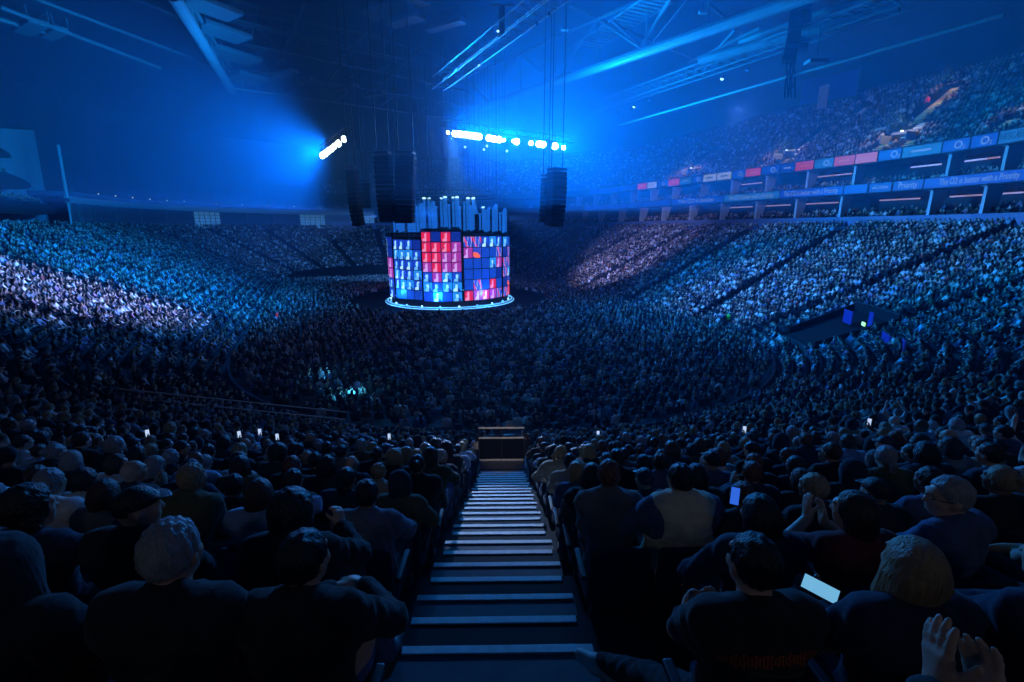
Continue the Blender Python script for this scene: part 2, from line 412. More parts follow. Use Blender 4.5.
def skeleton(pose):
    """joint positions for a pose dict"""
    stand = pose.get('stand', False)
    hz = .92 if stand else .56
    J = {}; lean = pose.get('lean', 0); tw = pose.get('twist', 0)
    pel = v3(0, 0, hz); Rb = rotz(tw) @ rotx(-lean)
    def U(x, y, z): return pel + Rb @ v3(x, y, z)
    J['pel'] = pel; J['U'] = U; J['Rb'] = Rb
    sw = pose.get('shoulder', .185)
    J['shL'], J['shR'] = U(-sw, -.03, .455), U(sw, -.03, .455)
    nk = U(0, -.03, .50); Rh = rotz(tw) @ rotx(-lean * .45) @ rotz(pose.get('yaw', 0)) @ rotx(pose.get('nod', 0))
    hc = U(0, .0, .55) + Rh @ v3(0, .03, .10); J['neck'] = nk; J['head'] = (Rh, hc)
    for s, k in ((-1, 'L'), (1, 'R')):
        a = pose['arm' + k]; w = U(*a['w']); el, w = limb_solve(J['sh' + k], w, .285, .255, Rb @ np.asarray(a.get('hint', (s * .6, -.3, -.8)), float))
        J['el' + k], J['wr' + k] = el, w
        hip = pel + rotz(tw) @ v3(s * .095, .0, -.03); lg = pose.get('leg' + k)
        if lg is None: lg = v3(s * .11, 0.0, .09) if stand else v3(s * .13, .43, .09)
        an = np.asarray(lg, float); kn, an = limb_solve(hip, an, .45, .42, (s * .1, .8, .8) if not stand else (0, 1, 0))
        J['hip' + k], J['kn' + k], J['an' + k] = hip, kn, an
    return J
def person_prims(pose, detail=True):
    J = skeleton(pose); U, Rb = J['U'], J['Rb']; f = (Rb @ v3(0, 1, 0), 1.35); w = pose.get('bulk', 1.0)
    torso = [cone(U(-.06, 0, -.02), U(.06, 0, -.02), .125 * w, .125 * w, .05, LEGS), cone(U(-.05, .0, .14), U(.05, .0, .14), .105 * w, .105 * w, .07, TOP),
             cone(U(-.075, -.02, .33), U(.075, -.02, .33), .118 * w, .118 * w, .08, TOP, (Rb @ v3(0, 1, 0), 1.1)), cone(U(-.14, -.032, .435), U(.14, -.032, .435), .066 * w, .066 * w, .06, TOP),
             cone(U(-.035, -.045, .50), U(-.165, -.035, .455), .058 * w, .05 * w, .06, TOP), cone(U(.035, -.045, .50), U(.165, -.035, .455), .058 * w, .05 * w, .06, TOP)]
    neck = [cone(J['neck'] + Rb @ v3(0, 0, -.03), J['head'][1] + J['head'][0] @ v3(0, -.02, -.06), .062, .054, .04, SKIN)]
    arms = []; fore = []; hands = []
    for s, k in ((-1, 'L'), (1, 'R')):
        a = pose['arm' + k]; sh, el, wr = J['sh' + k], J['el' + k], J['wr' + k]
        arms.append(cone(sh, el, .056 * w ** .5, .045, .06, TOP)); fore.append(cone(el, wr, .046, .031, .03, TOP))
        if detail:
            hd = a.get('dir'); hd = (wr - el) if hd is None else Rb @ np.asarray(hd, float)
            hands += hand_prims(wr, hd, Rb @ np.asarray(a.get('pn', (-s, 0, -.3)), float), s, a.get('curl', .35), a.get('spread', .2))
        else: hands.append(cone(wr, wr + nrm(wr - el) * .12, .038, .03, .02, SKIN))
    legs = []; feet = []
    for s, k in ((-1, 'L'), (1, 'R')):
        legs += [cone(J['hip' + k], J['kn' + k], .088, .062, .05, LEGS), cone(J['kn' + k], J['an' + k] + v3(0, 0, .02), .06, .042, .03, LEGS)]
        an = J['an' + k]; fd = nrm(np.asarray(pose.get('foot' + k, (s * .1, 1, 0)), float)); b = an + v3(0, 0, -.035) - fd * .04
        feet.append([cone(b, an + fd * .06 + v3(0, 0, -.04), .045, .046, .03, SHOE), cone(an + fd * .06 + v3(0, 0, -.04), an + fd * .17 + v3(0, 0, -.055), .046, .034, .03, SHOE)])
    return J, torso, neck, arms, fore, hands, legs, feet
def wrinkle(G):
    x, y, z = G[..., 0], G[..., 1], G[..., 2]
    a = np.sin(30 * z + 16 * x + 5 * np.sin(13 * y + 9 * x)) * np.sin(15 * x - 10 * z + 12 * y)
    b = np.maximum(np.sin(46 * z - 26 * x + 14 * y + 4 * np.sin(11 * x + 7 * z)), 0) ** 3
    return .006 * a - .006 * b + .002 * np.sin(90 * z - 40 * y + 30 * x)
def build_person_meshes(name, pose, h=.011, top='jacket', h2=.013):
    J, torso, neck, arms, fore, hands, legs, feet = person_prims(pose)
    Rh, hc = J['head']
    body = torso + neck + arms + fore + legs + head_prims(J['head']) + hands
    for ft in feet: body = body + [grow(p, -.008) for p in ft]
    D = {'J': J}
    D['body'] = blob('body_' + name, body, h, 'skin')
    e = {'jacket': .022, 'tshirt': .014, 'vest': .014}[top]; U = J['U']; Rb = J['Rb']
    if top == 'tshirt':
        ar = [cone(p['a'], p['a'] + (p['b'] - p['a']) * .72, p['ra'] + .004, p['rb'] + .014, p['k'], TOP) for p in arms]
        tp = torso + ar
    else: tp = torso + arms + [cone(p['a'], p['a'] + (p['b'] - p['a']) * .9, p['ra'], p['rb'] + .004, p['k'], TOP) for p in fore]
    tp = [grow(p, e) for p in tp]
    if top == 'jacket':
        tp.append(cone(J['neck'] + Rb @ v3(-.03, -.012, .02), J['neck'] + Rb @ v3(.03, -.012, .02), .062, .062, .03, TOP))
        tp.append(cone(J['neck'] + Rb @ v3(-.075, -.075, -.035), J['neck'] + Rb @ v3(.075, -.075, -.035), .042, .042, .02, TOP, (Rb @ v3(0, 1, 0), 1.4)))
    if top == 'tshirt': tp.append(cone(J['neck'] + Rb @ v3(-.03, -.01, -.02), J['neck'] + Rb @ v3(.03, -.01, -.02), .066, .066, .02, TOP))
    hemn = Rb @ v3(0, 0, 1); hem = U(0, 0, -.05); nkc = U(0, .03, .54)
    # cut below the hem (only near the pelvis, so hanging hands keep their sleeves) and open the collar
    def cut(G):
        a = (hem - G) @ hemn; q = G - nkc; rr = np.sqrt((q * q).sum(-1)); rr = np.where(rr < .2, rr, 9.); lat = np.abs((G - hem) @ (Rb @ v3(1, 0, 0)))
        fr = (G - hem) @ (Rb @ v3(0, 1, 0))
        a = np.where((lat > .235) | (fr > .2), -1.0, a)
        return np.maximum(a, .066 - rr)
    D['top'] = blob('top_' + name, tp, h2, 'cloth', cut, wrinkle)
    tr = [grow(p, .012) for p in legs] + [grow(torso[0], .012)]
    wz = U(0, 0, .10)
    anL, anR = J['anL'], J['anR']
    def cut2(G): return np.maximum((G - wz) @ hemn, -9)
    D['trousers'] = blob('trousers_' + name, tr, h2, 'denim', cut2, wrinkle)
    D['shoe'] = []
    for ft in feet:
        lowz = min(ft[0]['a'][2], ft[1]['b'][2]) - .048
        D['shoe'].append(blob('shoe_' + name, [grow(p, .004) for p in ft], .011, 'shoe', lambda G, lowz=lowz: np.maximum(lowz + .008 - G[..., 2], -9)))
    D['headM'] = Matrix([[*Rh[0], hc[0]], [*Rh[1], hc[1]], [*Rh[2], hc[2]], [0, 0, 0, 1]])
    return D
def A_(w, **k): d = dict(w=w); d.update(k); return d
lapL = A_((-.12, .30, .06), hint=(-1, -.2, -.6), dir=(.5, .8, -.25), pn=(0, -.2, -1))
lapR = A_((.12, .30, .06), hint=(1, -.2, -.6), dir=(-.5, .8, -.25), pn=(0, -.2, -1))
POSES = {
    'rest': dict(armL=lapL, armR=lapR, yaw=.1),
    'lean': dict(armL=A_((-.13, .42, -.0), dir=(.6, .7, -.2), pn=(0, 0, -1)), armR=A_((.1, .44, .02), dir=(-.6, .7, -.2), pn=(0, 0, -1)), lean=.38, yaw=-.15, nod=.25),
    'clap': dict(armL=A_((-.045, .27, .36), hint=(-1, -.2, -.5), dir=(.2, .45, .9), pn=(1, .1, 0), curl=.12), armR=A_((.045, .27, .34), hint=(1, -.2, -.5), dir=(-.2, .45, .9), pn=(-1, .1, 0), curl=.12), yaw=-.3),
    'phone': dict(armL=lapL, armR=A_((.06, .36, .50), hint=(1, -.1, -.8), dir=(-.15, .25, 1), pn=(-.3, 1, .2), curl=.6), yaw=0, nod=.05),
    'turn': dict(armL=lapL, armR=A_((.16, .28, .10), hint=(1, -.3, -.4), dir=(-.3, .9, 0), pn=(-.2, 0, -1)), yaw=.95, lean=.05),
    'turn_away': dict(armL=A_((-.22, .26, .12), hint=(-1, -.3, -.4), dir=(.2, .9, 0), pn=(.2, 0, -1)), armR=lapR, yaw=-.8, lean=.1),
    'arms_up': dict(armL=A_((-.26, .14, .86), hint=(-1, .1, .1), dir=(.1, .2, 1), pn=(.2, 1, 0), curl=.2), armR=A_((.24, .16, .82), hint=(1, .1, .1), dir=(-.1, .2, 1), pn=(-.2, 1, 0), curl=.2), yaw=0, nod=.15),
    'folded': dict(armL=A_((.09, .22, .2), hint=(-1, .3, -.5), dir=(1, .2, .1), pn=(0, -1, 0)), armR=A_((-.09, .25, .22), hint=(1, .3, -.5), dir=(-1, .1, .1), pn=(0, -1, 0)), lean=-.08, yaw=.25),
}
POSES['stand'] = dict(stand=True, armL=A_((-.25, .06, -.08), hint=(-.5, -1, 0)), armR=A_((.25, .06, -.08), hint=(.5, -1, 0)))
POSES['stand_up'] = dict(stand=True, armL=A_((-.2, .2, .78), hint=(-1, .3, 0)), armR=A_((.24, .08, -.05), hint=(.5, -1, 0)))
SKINS = [(.55, .34, .25), (.5, .30, .21), (.6, .4, .31), (.36, .2, .13), (.2, .1, .06), (.58, .37, .28)]
HCOL = {'black': (.008, .007, .007), 'dark brown': (.025, .014, .008), 'brown': (.07, .035, .017), 'fair': (.34, .24, .13), 'grey': (.3, .3, .31), 'red': (.16, .05, .02)}
TCOL = {'black': (.010, .010, .012), 'charcoal': (.03, .031, .035), 'navy': (.014, .02, .05), 'grey': (.14, .145, .155), 'denim blue': (.06, .1, .2), 'white': (.62, .62, .62), 'beige': (.40, .34, .26), 'pale blue': (.26, .4, .58), 'dark green': (.02, .05, .03), 'burgundy': (.12, .012, .022), 'red': (.4, .02, .03), 'olive': (.10, .10, .05)}
# ------------------------------------------------------------------ terraces, stairs, floor, roof
DTOP = 25.6; DMIN = 1.0
rows = [row_d(m) for m in range(-5, 40) if row_d(m) > DMIN]          # outermost first
D1 = 26.0                                                             # face of the suites
def us_range(a, b, step): n = max(2, int(round((b - a) / step)) + 1); return list(np.linspace(a, b, n))
US = [];
for a, b, st in ((0, L2, 6), (L2, L2 + ARC, 1.8), (L2 + ARC, 2 * L2 + ARC, 6), (2 * L2 + ARC, UTOT - 1e-6, 1.2)): US += us_range(a, b, st)
mb = MB()
fl = []
for u in US: fl.append(bowl(u, 40)[0])
mb.add([*fl], [tuple(range(len(fl)))])
struct(mb.build('floor', 'black_floor'), 'dark arena floor under the standing crowd', 'floor')
# stepped terrace all around: each row a riser and a tread
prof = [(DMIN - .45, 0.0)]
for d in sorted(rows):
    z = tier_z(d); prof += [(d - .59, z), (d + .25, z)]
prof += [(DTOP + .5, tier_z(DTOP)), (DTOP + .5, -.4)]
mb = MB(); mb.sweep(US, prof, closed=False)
struct(mb.build('terrace_floor', 'dark_concrete'), 'stepped concrete terraces of the lower seating bowl', 'terrace')
# the stair down through the block ahead of the camera
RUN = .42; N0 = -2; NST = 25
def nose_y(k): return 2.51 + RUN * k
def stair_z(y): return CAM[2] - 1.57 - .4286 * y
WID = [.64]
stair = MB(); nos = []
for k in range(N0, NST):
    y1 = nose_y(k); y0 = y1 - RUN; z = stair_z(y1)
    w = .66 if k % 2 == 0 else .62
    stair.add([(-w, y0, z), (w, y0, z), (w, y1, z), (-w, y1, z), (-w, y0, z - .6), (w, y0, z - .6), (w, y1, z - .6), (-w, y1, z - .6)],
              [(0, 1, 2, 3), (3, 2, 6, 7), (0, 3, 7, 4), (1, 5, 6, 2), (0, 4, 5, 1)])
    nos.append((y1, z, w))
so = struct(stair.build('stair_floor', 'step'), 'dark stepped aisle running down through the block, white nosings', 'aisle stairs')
for y1, z, w in nos:
    n = MB(); n.rbox((0, y1 - .028, z + .004), (2 * w - .02, .062, .014), .004); n.rbox((0, y1 + .003, z - .012), (2 * w - .02, .01, .03), .003); n.build('nosing', 'nosing', so)
YL = nose_y(NST - 1)
# landing beyond the stair, closed by a guard rail
zl = stair_z(YL) - .18
m_ = MB(); m_.box((0, YL + .6, zl - .3), (1.5, 1.2, .6)); struct(m_.build('landing_floor', 'step'), 'dark landing at the foot of the aisle stairs', 'landing')
def guard(name, a, b, zs, label, rail='rail', posts=3, panel=None, zbase=None, group=None):
    a, b = np.asarray(a, float), np.asarray(b, float); g = empty(name, (a + b) / 2, label, 'railing', group); L_ = (a + b) / 2
    zb = min(a[2], b[2]) if zbase is None else zbase
    for z in zs:
        q = MB(); q.tube([a - L_ + v3(0, 0, z), b - L_ + v3(0, 0, z)], .03, 8); q.build('rail', rail, g)
    for i in range(posts):
        p = a + (b - a) * i / (posts - 1) - L_; q = MB(); q.tube([p + v3(0, 0, -.02), p + v3(0, 0, max(zs))], .022, 8); q.build('post', 'dark_steel', g)
    if panel:
        q = MB(); d_ = b - a; q.add([a - L_ + v3(0, .03, 0.02), b - L_ + v3(0, .03, 0.02), b - L_ + v3(0, .03, panel), a - L_ + v3(0, .03, panel), a - L_ + v3(0, .05, 0.02), b - L_ + v3(0, .05, 0.02), b - L_ + v3(0, .05, panel), a - L_ + v3(0, .05, panel)],
             [(0, 1, 2, 3), (7, 6, 5, 4), (3, 2, 6, 7), (0, 4, 5, 1), (1, 5, 6, 2), (0, 3, 7, 4)]); q.build('panel', 'black_metal', g)
    return g
YR = YL + .95
pt, pm, pb = at_y(480, 428, YR), at_y(480, 438, YR), at_y(480, 460, YR)
g = guard('guard_rail', (at_y(479, 450, YR)[0], YR, zl), (at_y(524, 450, YR)[0], YR, zl), [pt[2] - zl, pm[2] - zl, pb[2] - zl], 'metal guard rail with dark panel across the foot of the aisle stairs', panel=pm[2] - zl - .03)
def px_guard(p0, p1, y0, y1, label, drop=.95):
    a = at_y(*p0, y0); b = at_y(*p1, y1); zb = min(a[2], b[2]) - drop
    a2 = v3(a[0], a[1], a[2] - drop); b2 = v3(b[0], b[1], b[2] - drop)
    guard('guard_rail', a2, b2, [drop, drop * .6], label, posts=max(3, int(np.linalg.norm(b2 - a2) / 1.6) + 1))
px_guard((596, 450), (626, 450.5), 12.9, 12.9, 'short metal rail just right of the aisle foot')
px_guard((650, 449), (705, 445), 13.6, 13.9, 'long metal rail right of the aisle, above the lower block')
px_guard((228, 436), (338, 448), 12.5, 12.7, 'metal rail left of the aisle, nearer of two long rails')
px_guard((92, 386), (346, 412), 19.5, 21.0, 'long metal rail left of the aisle beside the floor entrance')
# front wall of the bowl, with a dark barrier
m_ = MB(); m_.sweep(US, [(DMIN - .75, 0), (DMIN - .75, 1.0), (DMIN - .6, 1.0), (DMIN - .6, 0)]); struct(m_.build('wall_bowl', 'dark_steel'), 'low dark wall between the arena floor and the seats', 'wall')
# wall behind the lower tier
# roof: shallow dome of dark fabric on a ring wall
CTR = A2W(0, 0)
dome = []
for i in range(13):
    r = i / 12; ring = []
    for u in np.linspace(0, UTOT, 97)[:-1]:
        p = bowl(u, 70)[0]; q = CTR + (p - CTR) * r; ring.append((q[0], q[1], 47 - 17 * r ** 2.2))
    ring.append(ring[0]); dome.append(ring)
m_ = MB(); m_.grid(dome); struct(m_.build('ceiling', 'roof_fabric'), 'dark fabric roof high over the arena', 'ceiling')
m_ = MB(); m_.sweep(list(np.linspace(0, UTOT - 1e-6, 97)) + [0], [(70, -1), (70, 31), (71, 31), (71, -1)]); struct(m_.build('wall_outer', 'roof_fabric'), 'dark outer wall of the arena', 'wall')
bpy.data.objects['ceiling'].data.polygons.foreach_set('use_smooth', [True] * len(bpy.data.objects['ceiling'].data.polygons))

# ------------------------------------------------------------------ right hand balconies: two suite levels and the upper tier
UB0, UB1 = -22.0, L2 + 42.0                       # from beside the camera round to the far end
UBS = us_range(UB0, 0, 3)[:-1] + us_range(0, L2, 6) + us_range(L2, UB1, 2)[1:]
ZA, ZB, ZC = 11.9, 15.4, 19.6                     # tops: suite front, lower ribbon, upper ribbon
def z_on(px, py, d): return on_offset(px, py, d)[2]
def slab(name, prof, m, label, cat): o = MB().sweep(UBS, prof).build(name, m); return struct(o, label, cat)
slab('suite_front_wall', [(D1, ZA - 1.5), (D1, ZA + .55), (D1 + .2, ZA + .55), (D1 + .2, ZA - .2), (D1 + 9, ZA - .2), (D1 + 9, ZA - 1.5)], 'fascia', 'dark blue front of the lower suite level above the lower bowl', 'balcony front')
slab('suite_floor', [(D1, ZB - .15), (D1, ZB + 1.1), (D1 + .25, ZB + 1.1), (D1 + .25, ZB + .2), (D1 + 9, ZB + .2), (D1 + 9, ZB - .15)], 'suite_wall', 'second suite balcony slab carrying the lower ribbon of screens', 'balcony')
slab('upper_floor', [(D1, ZC - .7), (D1, ZC + .75), (D1 + .25, ZC + .75), (D1 + .25, ZC - .2), (D1 + 9, ZC - .2), (D1 + 9, ZC - .7)], 'suite_wall', 'front edge of the upper tier carrying the upper ribbon of screens', 'balcony')
slab('suite_back_wall', [(D1 + 5, ZA - .2), (D1 + 5, ZC - .7), (D1 + 5.3, ZC - .7), (D1 + 5.3, ZA - .2)], 'suite_wall', 'dark back wall of the suites', 'wall')
# rows in the suites
slab('suite_terrace_floor', [(D1 + .9, ZA - .2), (D1 + .9, ZA + .25), (D1 + 2.2, ZA + .25), (D1 + 2.2, ZA + .7), (D1 + 5, ZA + .7), (D1 + 5, ZA - .2)], 'dark_concrete', 'stepped floor inside the lower suites', 'terrace')
slab('suite_step_floor', [(D1 + .9, ZB + .2), (D1 + .9, ZB + .6), (D1 + 2.2, ZB + .6), (D1 + 2.2, ZB + 1.05), (D1 + 5, ZB + 1.05), (D1 + 5, ZB + .2)], 'dark_concrete', 'stepped floor inside the upper suites', 'terrace')
# upper tier rows
NUP = 25; UD0 = D1 + .9; UPZ0 = ZC - .1
def up_d(i): return UD0 + .8 * i + .5
def up_z(i): return UPZ0 + .52 * i
prof = [(UD0, ZC - .2)]
for i in range(NUP): prof += [(UD0 + .8 * i, up_z(i)), (UD0 + .8 * (i + 1), up_z(i))]
prof += [(UD0 + .8 * NUP, up_z(NUP) + 1), (UD0 + .8 * NUP + .3, up_z(NUP) + 1), (UD0 + .8 * NUP + .3, ZC - .2)]
struct(MB().sweep(UBS, prof).build('upper_terrace_floor', 'dark_concrete'), 'steep terraces of the upper tier', 'terrace')
# pale slanted fins between the suites, measured from the picture
def fin(px, py0, py1, z0, z1, gl, label):
    p = on_offset(px, (py0 + py1) / 2, D1 + .3); u = u_of(p)
    a, n = bowl(u, D1 + .35); t = np.cross(n, v3(0, 0, 1))
    q = MB(); o = empty('suite_fin', (*a[:2], z0), label, 'column', gl)
    q.add([(n * .0 - t * .16), (n * .0 + t * .16), (-n * 1.3 + t * .16), (-n * 1.3 - t * .16),
           (n * .0 - t * .16) + v3(0, 0, z1 - z0), (n * .0 + t * .16) + v3(0, 0, z1 - z0), (-n * 2.1 + t * .16) + v3(0, 0, z1 - z0), (-n * 2.1 - t * .16) + v3(0, 0, z1 - z0)],
          [(0, 1, 2, 3), (7, 6, 5, 4), (0, 4, 5, 1), (1, 5, 6, 2), (2, 6, 7, 3), (3, 7, 4, 0)])
    q.build('blade', 'column', o); q = MB(); q.box(-n * .02 + v3(0, 0, (z1 - z0) - .06), (.5, .5, .1)); q.build('cap', 'pale_steel', o)
FU = [(1007, 135, 157), (950, 147, 163), (855, 160, 176), (808, 165, 178), (767, 170, 183), (732, 174, 187), (701, 178, 190), (673, 181, 193), (651, 184, 195), (631, 187, 197), (611, 190, 200), (594, 192, 202), (577, 194, 203)]
FL = [(985, 182, 199), (931, 187, 202), (841, 194, 209), (796, 198, 209), (756, 200, 212), (721, 202, 214), (690, 204, 215), (662, 207, 217), (640, 208, 219), (619, 210, 219), (599, 212, 220), (582, 213, 221)]
for i, (x, a, b) in enumerate(FU): fin(x, a, b, ZB + 1.1, ZC - .7, 'upper suite fins', f'pale fin under the upper ribbon, {ORD[i]} from the right edge')
for i, (x, a, b) in enumerate(FL): fin(x, a, b, ZA + .55, ZB - .15, 'lower suite fins', f'pale fin under the lower ribbon, {ORD[i]} from the right edge')
# lit counters along the back of the suites
def counter(x0, x1, y, z, label, d=D1 + 4.4):
    pa, pb = on_offset(x0, y, d), on_offset(x1, y, d); ua, ub = sorted((u_of(pa), u_of(pb)))
    if ub - ua > 200: ub, ua = ua + UTOT, ub
    c = MB().sweep(us_range(ua, ub, 1.5), [(d, z), (d, z + .16), (d + .12, z + .16), (d + .12, z)]).build('suite_counter_light', 'counter_light')
    tag(c, label, 'light strip', 'suite counter lights')
CT = [(965, 1000, 155, ZB + 2.9), (912, 942, 160, ZB + 2.9), (815, 852, 171, ZB + 2.9), (742, 762, 181, ZB + 2.9), (950, 982, 195, ZA + 2.6), (1000, 1023, 193, ZA + 2.6), (880, 920, 197, ZA + 2.6), (806, 838, 203, ZA + 2.6), (758, 790, 206, ZA + 2.6), (722, 752, 208, ZA + 2.6)]
for i, (a, b, y, z) in enumerate(CT): counter(a, b, y, z, f'pinkish light strip at the back of the {"upper" if z > 17 else "lower"} suites, {ORD[i % 4 if i < 4 else i - 4]} from the right edge' if i not in (4, 5) else f'pinkish light strip in the lower suites, {"beside the right edge" if i == 5 else "one left of the edge strip"}')
# ribbon boards
board_mat('board_blue', (.012, .10, .75), .32); board_mat('board_teal', (.03, .26, .62), .30); board_mat('board_red', (.55, .035, .09), .5); board_mat('board_pink', (.62, .10, .16), .5)
board_mat('board_white', (.35, .55, .8), .5); board_mat('board_deep', (.01, .08, .62), .28); board_mat('letter_pale', (.25, .5, .95), .42); board_mat('letter_dark', (.01, .08, .25), .2)
def text_mesh(body, size=1.0):
    cu = bpy.data.curves.new('lettering', 'FONT'); cu.body = body; cu.size = size; cu.align_x = 'CENTER'; cu.align_y = 'CENTER'; cu.extrude = .01
    o = bpy.data.objects.new('lettering', cu); C.objects.link(o); dg = bpy.context.evaluated_depsgraph_get(); dg.update()
    me = bpy.data.meshes.new_from_object(o.evaluated_get(dg)); bpy.data.objects.remove(o); bpy.data.curves.remove(cu); return me
def seg_sc(u, d): return (R0 + d) / R0 if (L2 <= u < L2 + ARC or u >= 2 * L2 + ARC) else 1.0
def board(x0, x1, yc, zc, hgt, m, label, text=None, logo=None, tm='letter_pale', fill=.6, marks=None):
    pa, pb = on_offset(x1, yc, D1), on_offset(x0, yc, D1)
    ua, ub = u_of(pa), u_of(pb)
    if ua > 200: ua -= UTOT
    if ub > 200: ub -= UTOT
    um = (ua + ub) / 2; c, n = bowl(uz(um), D1); c = v3(c[0], c[1], zc)
    o = empty('ribbon_board', c, label, 'led board')
    d = D1 - .03
    P = MB().sweep(us_range(ua + .04, ub - .04, .5), [(d, zc - hgt / 2), (d, zc + hgt / 2), (D1 - .15, zc + hgt / 2), (D1 - .15, zc - hgt / 2)])
    P.v = [q - c for q in P.v]; DSP = P.build('display', m, o)
    fr = MB().sweep(us_range(ua, ub, .5), [(D1 + .02, zc - hgt / 2 - .05), (D1 + .02, zc + hgt / 2 + .05), (D1 - .10, zc + hgt / 2 + .05), (D1 - .10, zc - hgt / 2 - .05)]); fr.v = [q - c for q in fr.v]; fr.build('housing', 'black_metal', o)
    sq = seg_sc(uz(um), D1); L_ = (ub - ua) * sq; X = np.cross(v3(0, 0, 1), n)                      # reads left to right as seen from the arena
    Rm = Matrix(((X[0], 0, n[0], 0), (X[1], 0, n[1], 0), (X[2], 1, n[2], 0), (0, 0, 0, 1)))
    def put(me, dx=0, dz=0, name='lettering'):
        # lay along the curve: bend each vertex onto the bowl surface
        co = np.zeros(len(me.vertices) * 3); me.vertices.foreach_get('co', co); co = co.reshape(-1, 3)
        out = []
        for x, y, z in co:
            q, nn = bowl(uz(um - (x + dx) / sq), D1 - .17 - z); out.append(v3(q[0], q[1], zc + y + dz) - c)
        me.vertices.foreach_set('co', np.array(out, np.float32).ravel()); me.update()
        me.materials.clear(); me.materials.append(MT[tm]); k = bpy.data.objects.new(name, me); C.objects.link(k); k.parent = DSP
    if text:
        me = text_mesh(text); w = max(v.co.x for v in me.vertices) - min(v.co.x for v in me.vertices); s = min(hgt * .95, L_ * fill / w * 1.0)
        me.transform(Matrix.Diagonal((L_ * fill / w, min(hgt * .95, L_ * fill / w * 1.6), 1, 1))); put(me)
    if logo:
        q = MB(); r = hgt * .34
        V = []; F = []
        for j in range(28):
            a = 2 * PI * j / 28; V += [(math.cos(a) * r, math.sin(a) * r, 0), (math.cos(a) * r * .68, math.sin(a) * r * .68, 0), (math.cos(a) * r, math.sin(a) * r, .02), (math.cos(a) * r * .68, math.sin(a) * r * .68, .02)]
        for j in range(28):
            a, b = j * 4, (j + 1) % 28 * 4; F += [(a, b, b + 1, a + 1), (a + 2, a + 3, b + 3, b + 2), (a, a + 2, b + 2, b), (a + 1, b + 1, b + 3, a + 3)]
        q.add(V, F); put(q.mesh('letter_ring'), dx=L_ * logo, name='letter_ring')
        me = text_mesh('2', hgt * .45); put(me, dx=L_ * logo + r * 1.45, dz=-hgt * .25, name='letter_numeral')
    if marks:
        for (dx, w, h_) in marks:
            q = MB(); q.box((0, 0, .01), (L_ * w, hgt * h_, .02)); put(q.mesh('letter_bar'), dx=L_ * dx, name='letter_bar')
    return o
UY = lambda x: 130.5 + (1024 - x) * .1475 if x > 680 else 181.2 + (680 - x) * .125
LY = lambda x: 174 + (1024 - x) * .077 if x > 680 else 200.5 + (680 - x) * .09
UPB = [(1001, 1030, 'board_teal', 'NESCAFÉ', None, 'letter_dark', 'teal ribbon board with dark block letters at the right edge of the upper ribbon'),
       (973, 1000, 'board_blue', None, .05, None, 'blue ribbon board with ring logo, directly left of the teal lettered board'), (944.5, 972, 'board_blue', None, .1, None, 'blue ribbon board with ring logo, second left of the teal lettered board'),
       (904, 943.5, 'board_teal', 'marks', None, None, 'long lighter blue ribbon board with small line, under the upper tier vomitory'), (880, 903, 'board_blue', None, .2, None, 'blue ribbon board with ring logo, just right of the coral boards'),
       (857, 879, 'board_pink', 'marks', None, 'letter_red', 'coral red ribbon board, right one of the adjoining coral pair'), (835.5, 856, 'board_red', 'marks', None, 'letter_red', 'pinkish red ribbon board, left one of the adjoining coral pair'),
       (815.5, 834.5, 'board_teal', None, .15, None, 'light blue ribbon board with ring logo between two red boards'), (796.5, 814.5, 'board_red', 'marks', None, 'letter_red', 'single pinkish red ribbon board left of the light blue ring logo'),
       (781.5, 795.5, 'board_deep', 'marks', None, None, 'deep blue ribbon board with a thin text line'), (762.5, 780.5, 'board_blue', None, .15, None, 'blue ring logo ribbon board right of the small bright red board'),
       (746.5, 761.5, 'board_red', 'marks', None, 'letter_red', 'small bright red ribbon board between two blue ring logo boards'), (733, 745.5, 'board_blue', None, .15, None, 'blue ring logo ribbon board between white pair and bright red'),
       (718, 732, 'board_white', 'marks', None, 'letter_dark', 'whitish ribbon board, right one of the white pair'), (704, 717, 'board_white', 'marks', None, 'letter_dark', 'whitish ribbon board, left one of the white pair'),
       (693, 703, 'board_blue', None, .1, None, 'small blue ribbon board left of the white pair'), (681, 692, 'board_teal', 'marks', None, None, 'small cyan ribbon board right of the dark red one'),
       (669, 680, 'board_red', 'marks', None, 'letter_red', 'small red ribbon board, second red one from the far left'), (658, 668, 'board_blue', None, .1, None, 'small blue ribbon board between pale and red far boards'),
       (648, 657, 'board_white', 'marks', None, None, 'small pale ribbon board beside the farthest red board'), (638, 647, 'board_red', 'marks', None, 'letter_red', 'farthest red ribbon board on the upper ribbon'),
       (620, 637, 'board_blue', None, None, None, 'farthest blue ribbon board on the upper ribbon'), (590, 619, 'board_deep', None, None, None, 'last dim blue ribbon board fading into haze')]
mk('letter_red', (.4, .02, .05), .4, emit=(.75, .25, .28), strength=.35)
for x0, x1, m, tx, lg, tmat, lb in UPB:
    board(x0, x1, UY((x0 + x1) / 2), ZC + .02, 1.15, m, lb, text=None if tx == 'marks' else tx, logo=lg, tm=tmat or 'letter_pale', fill=.85, marks=[(0, .5, .18)] if tx == 'marks' else None)
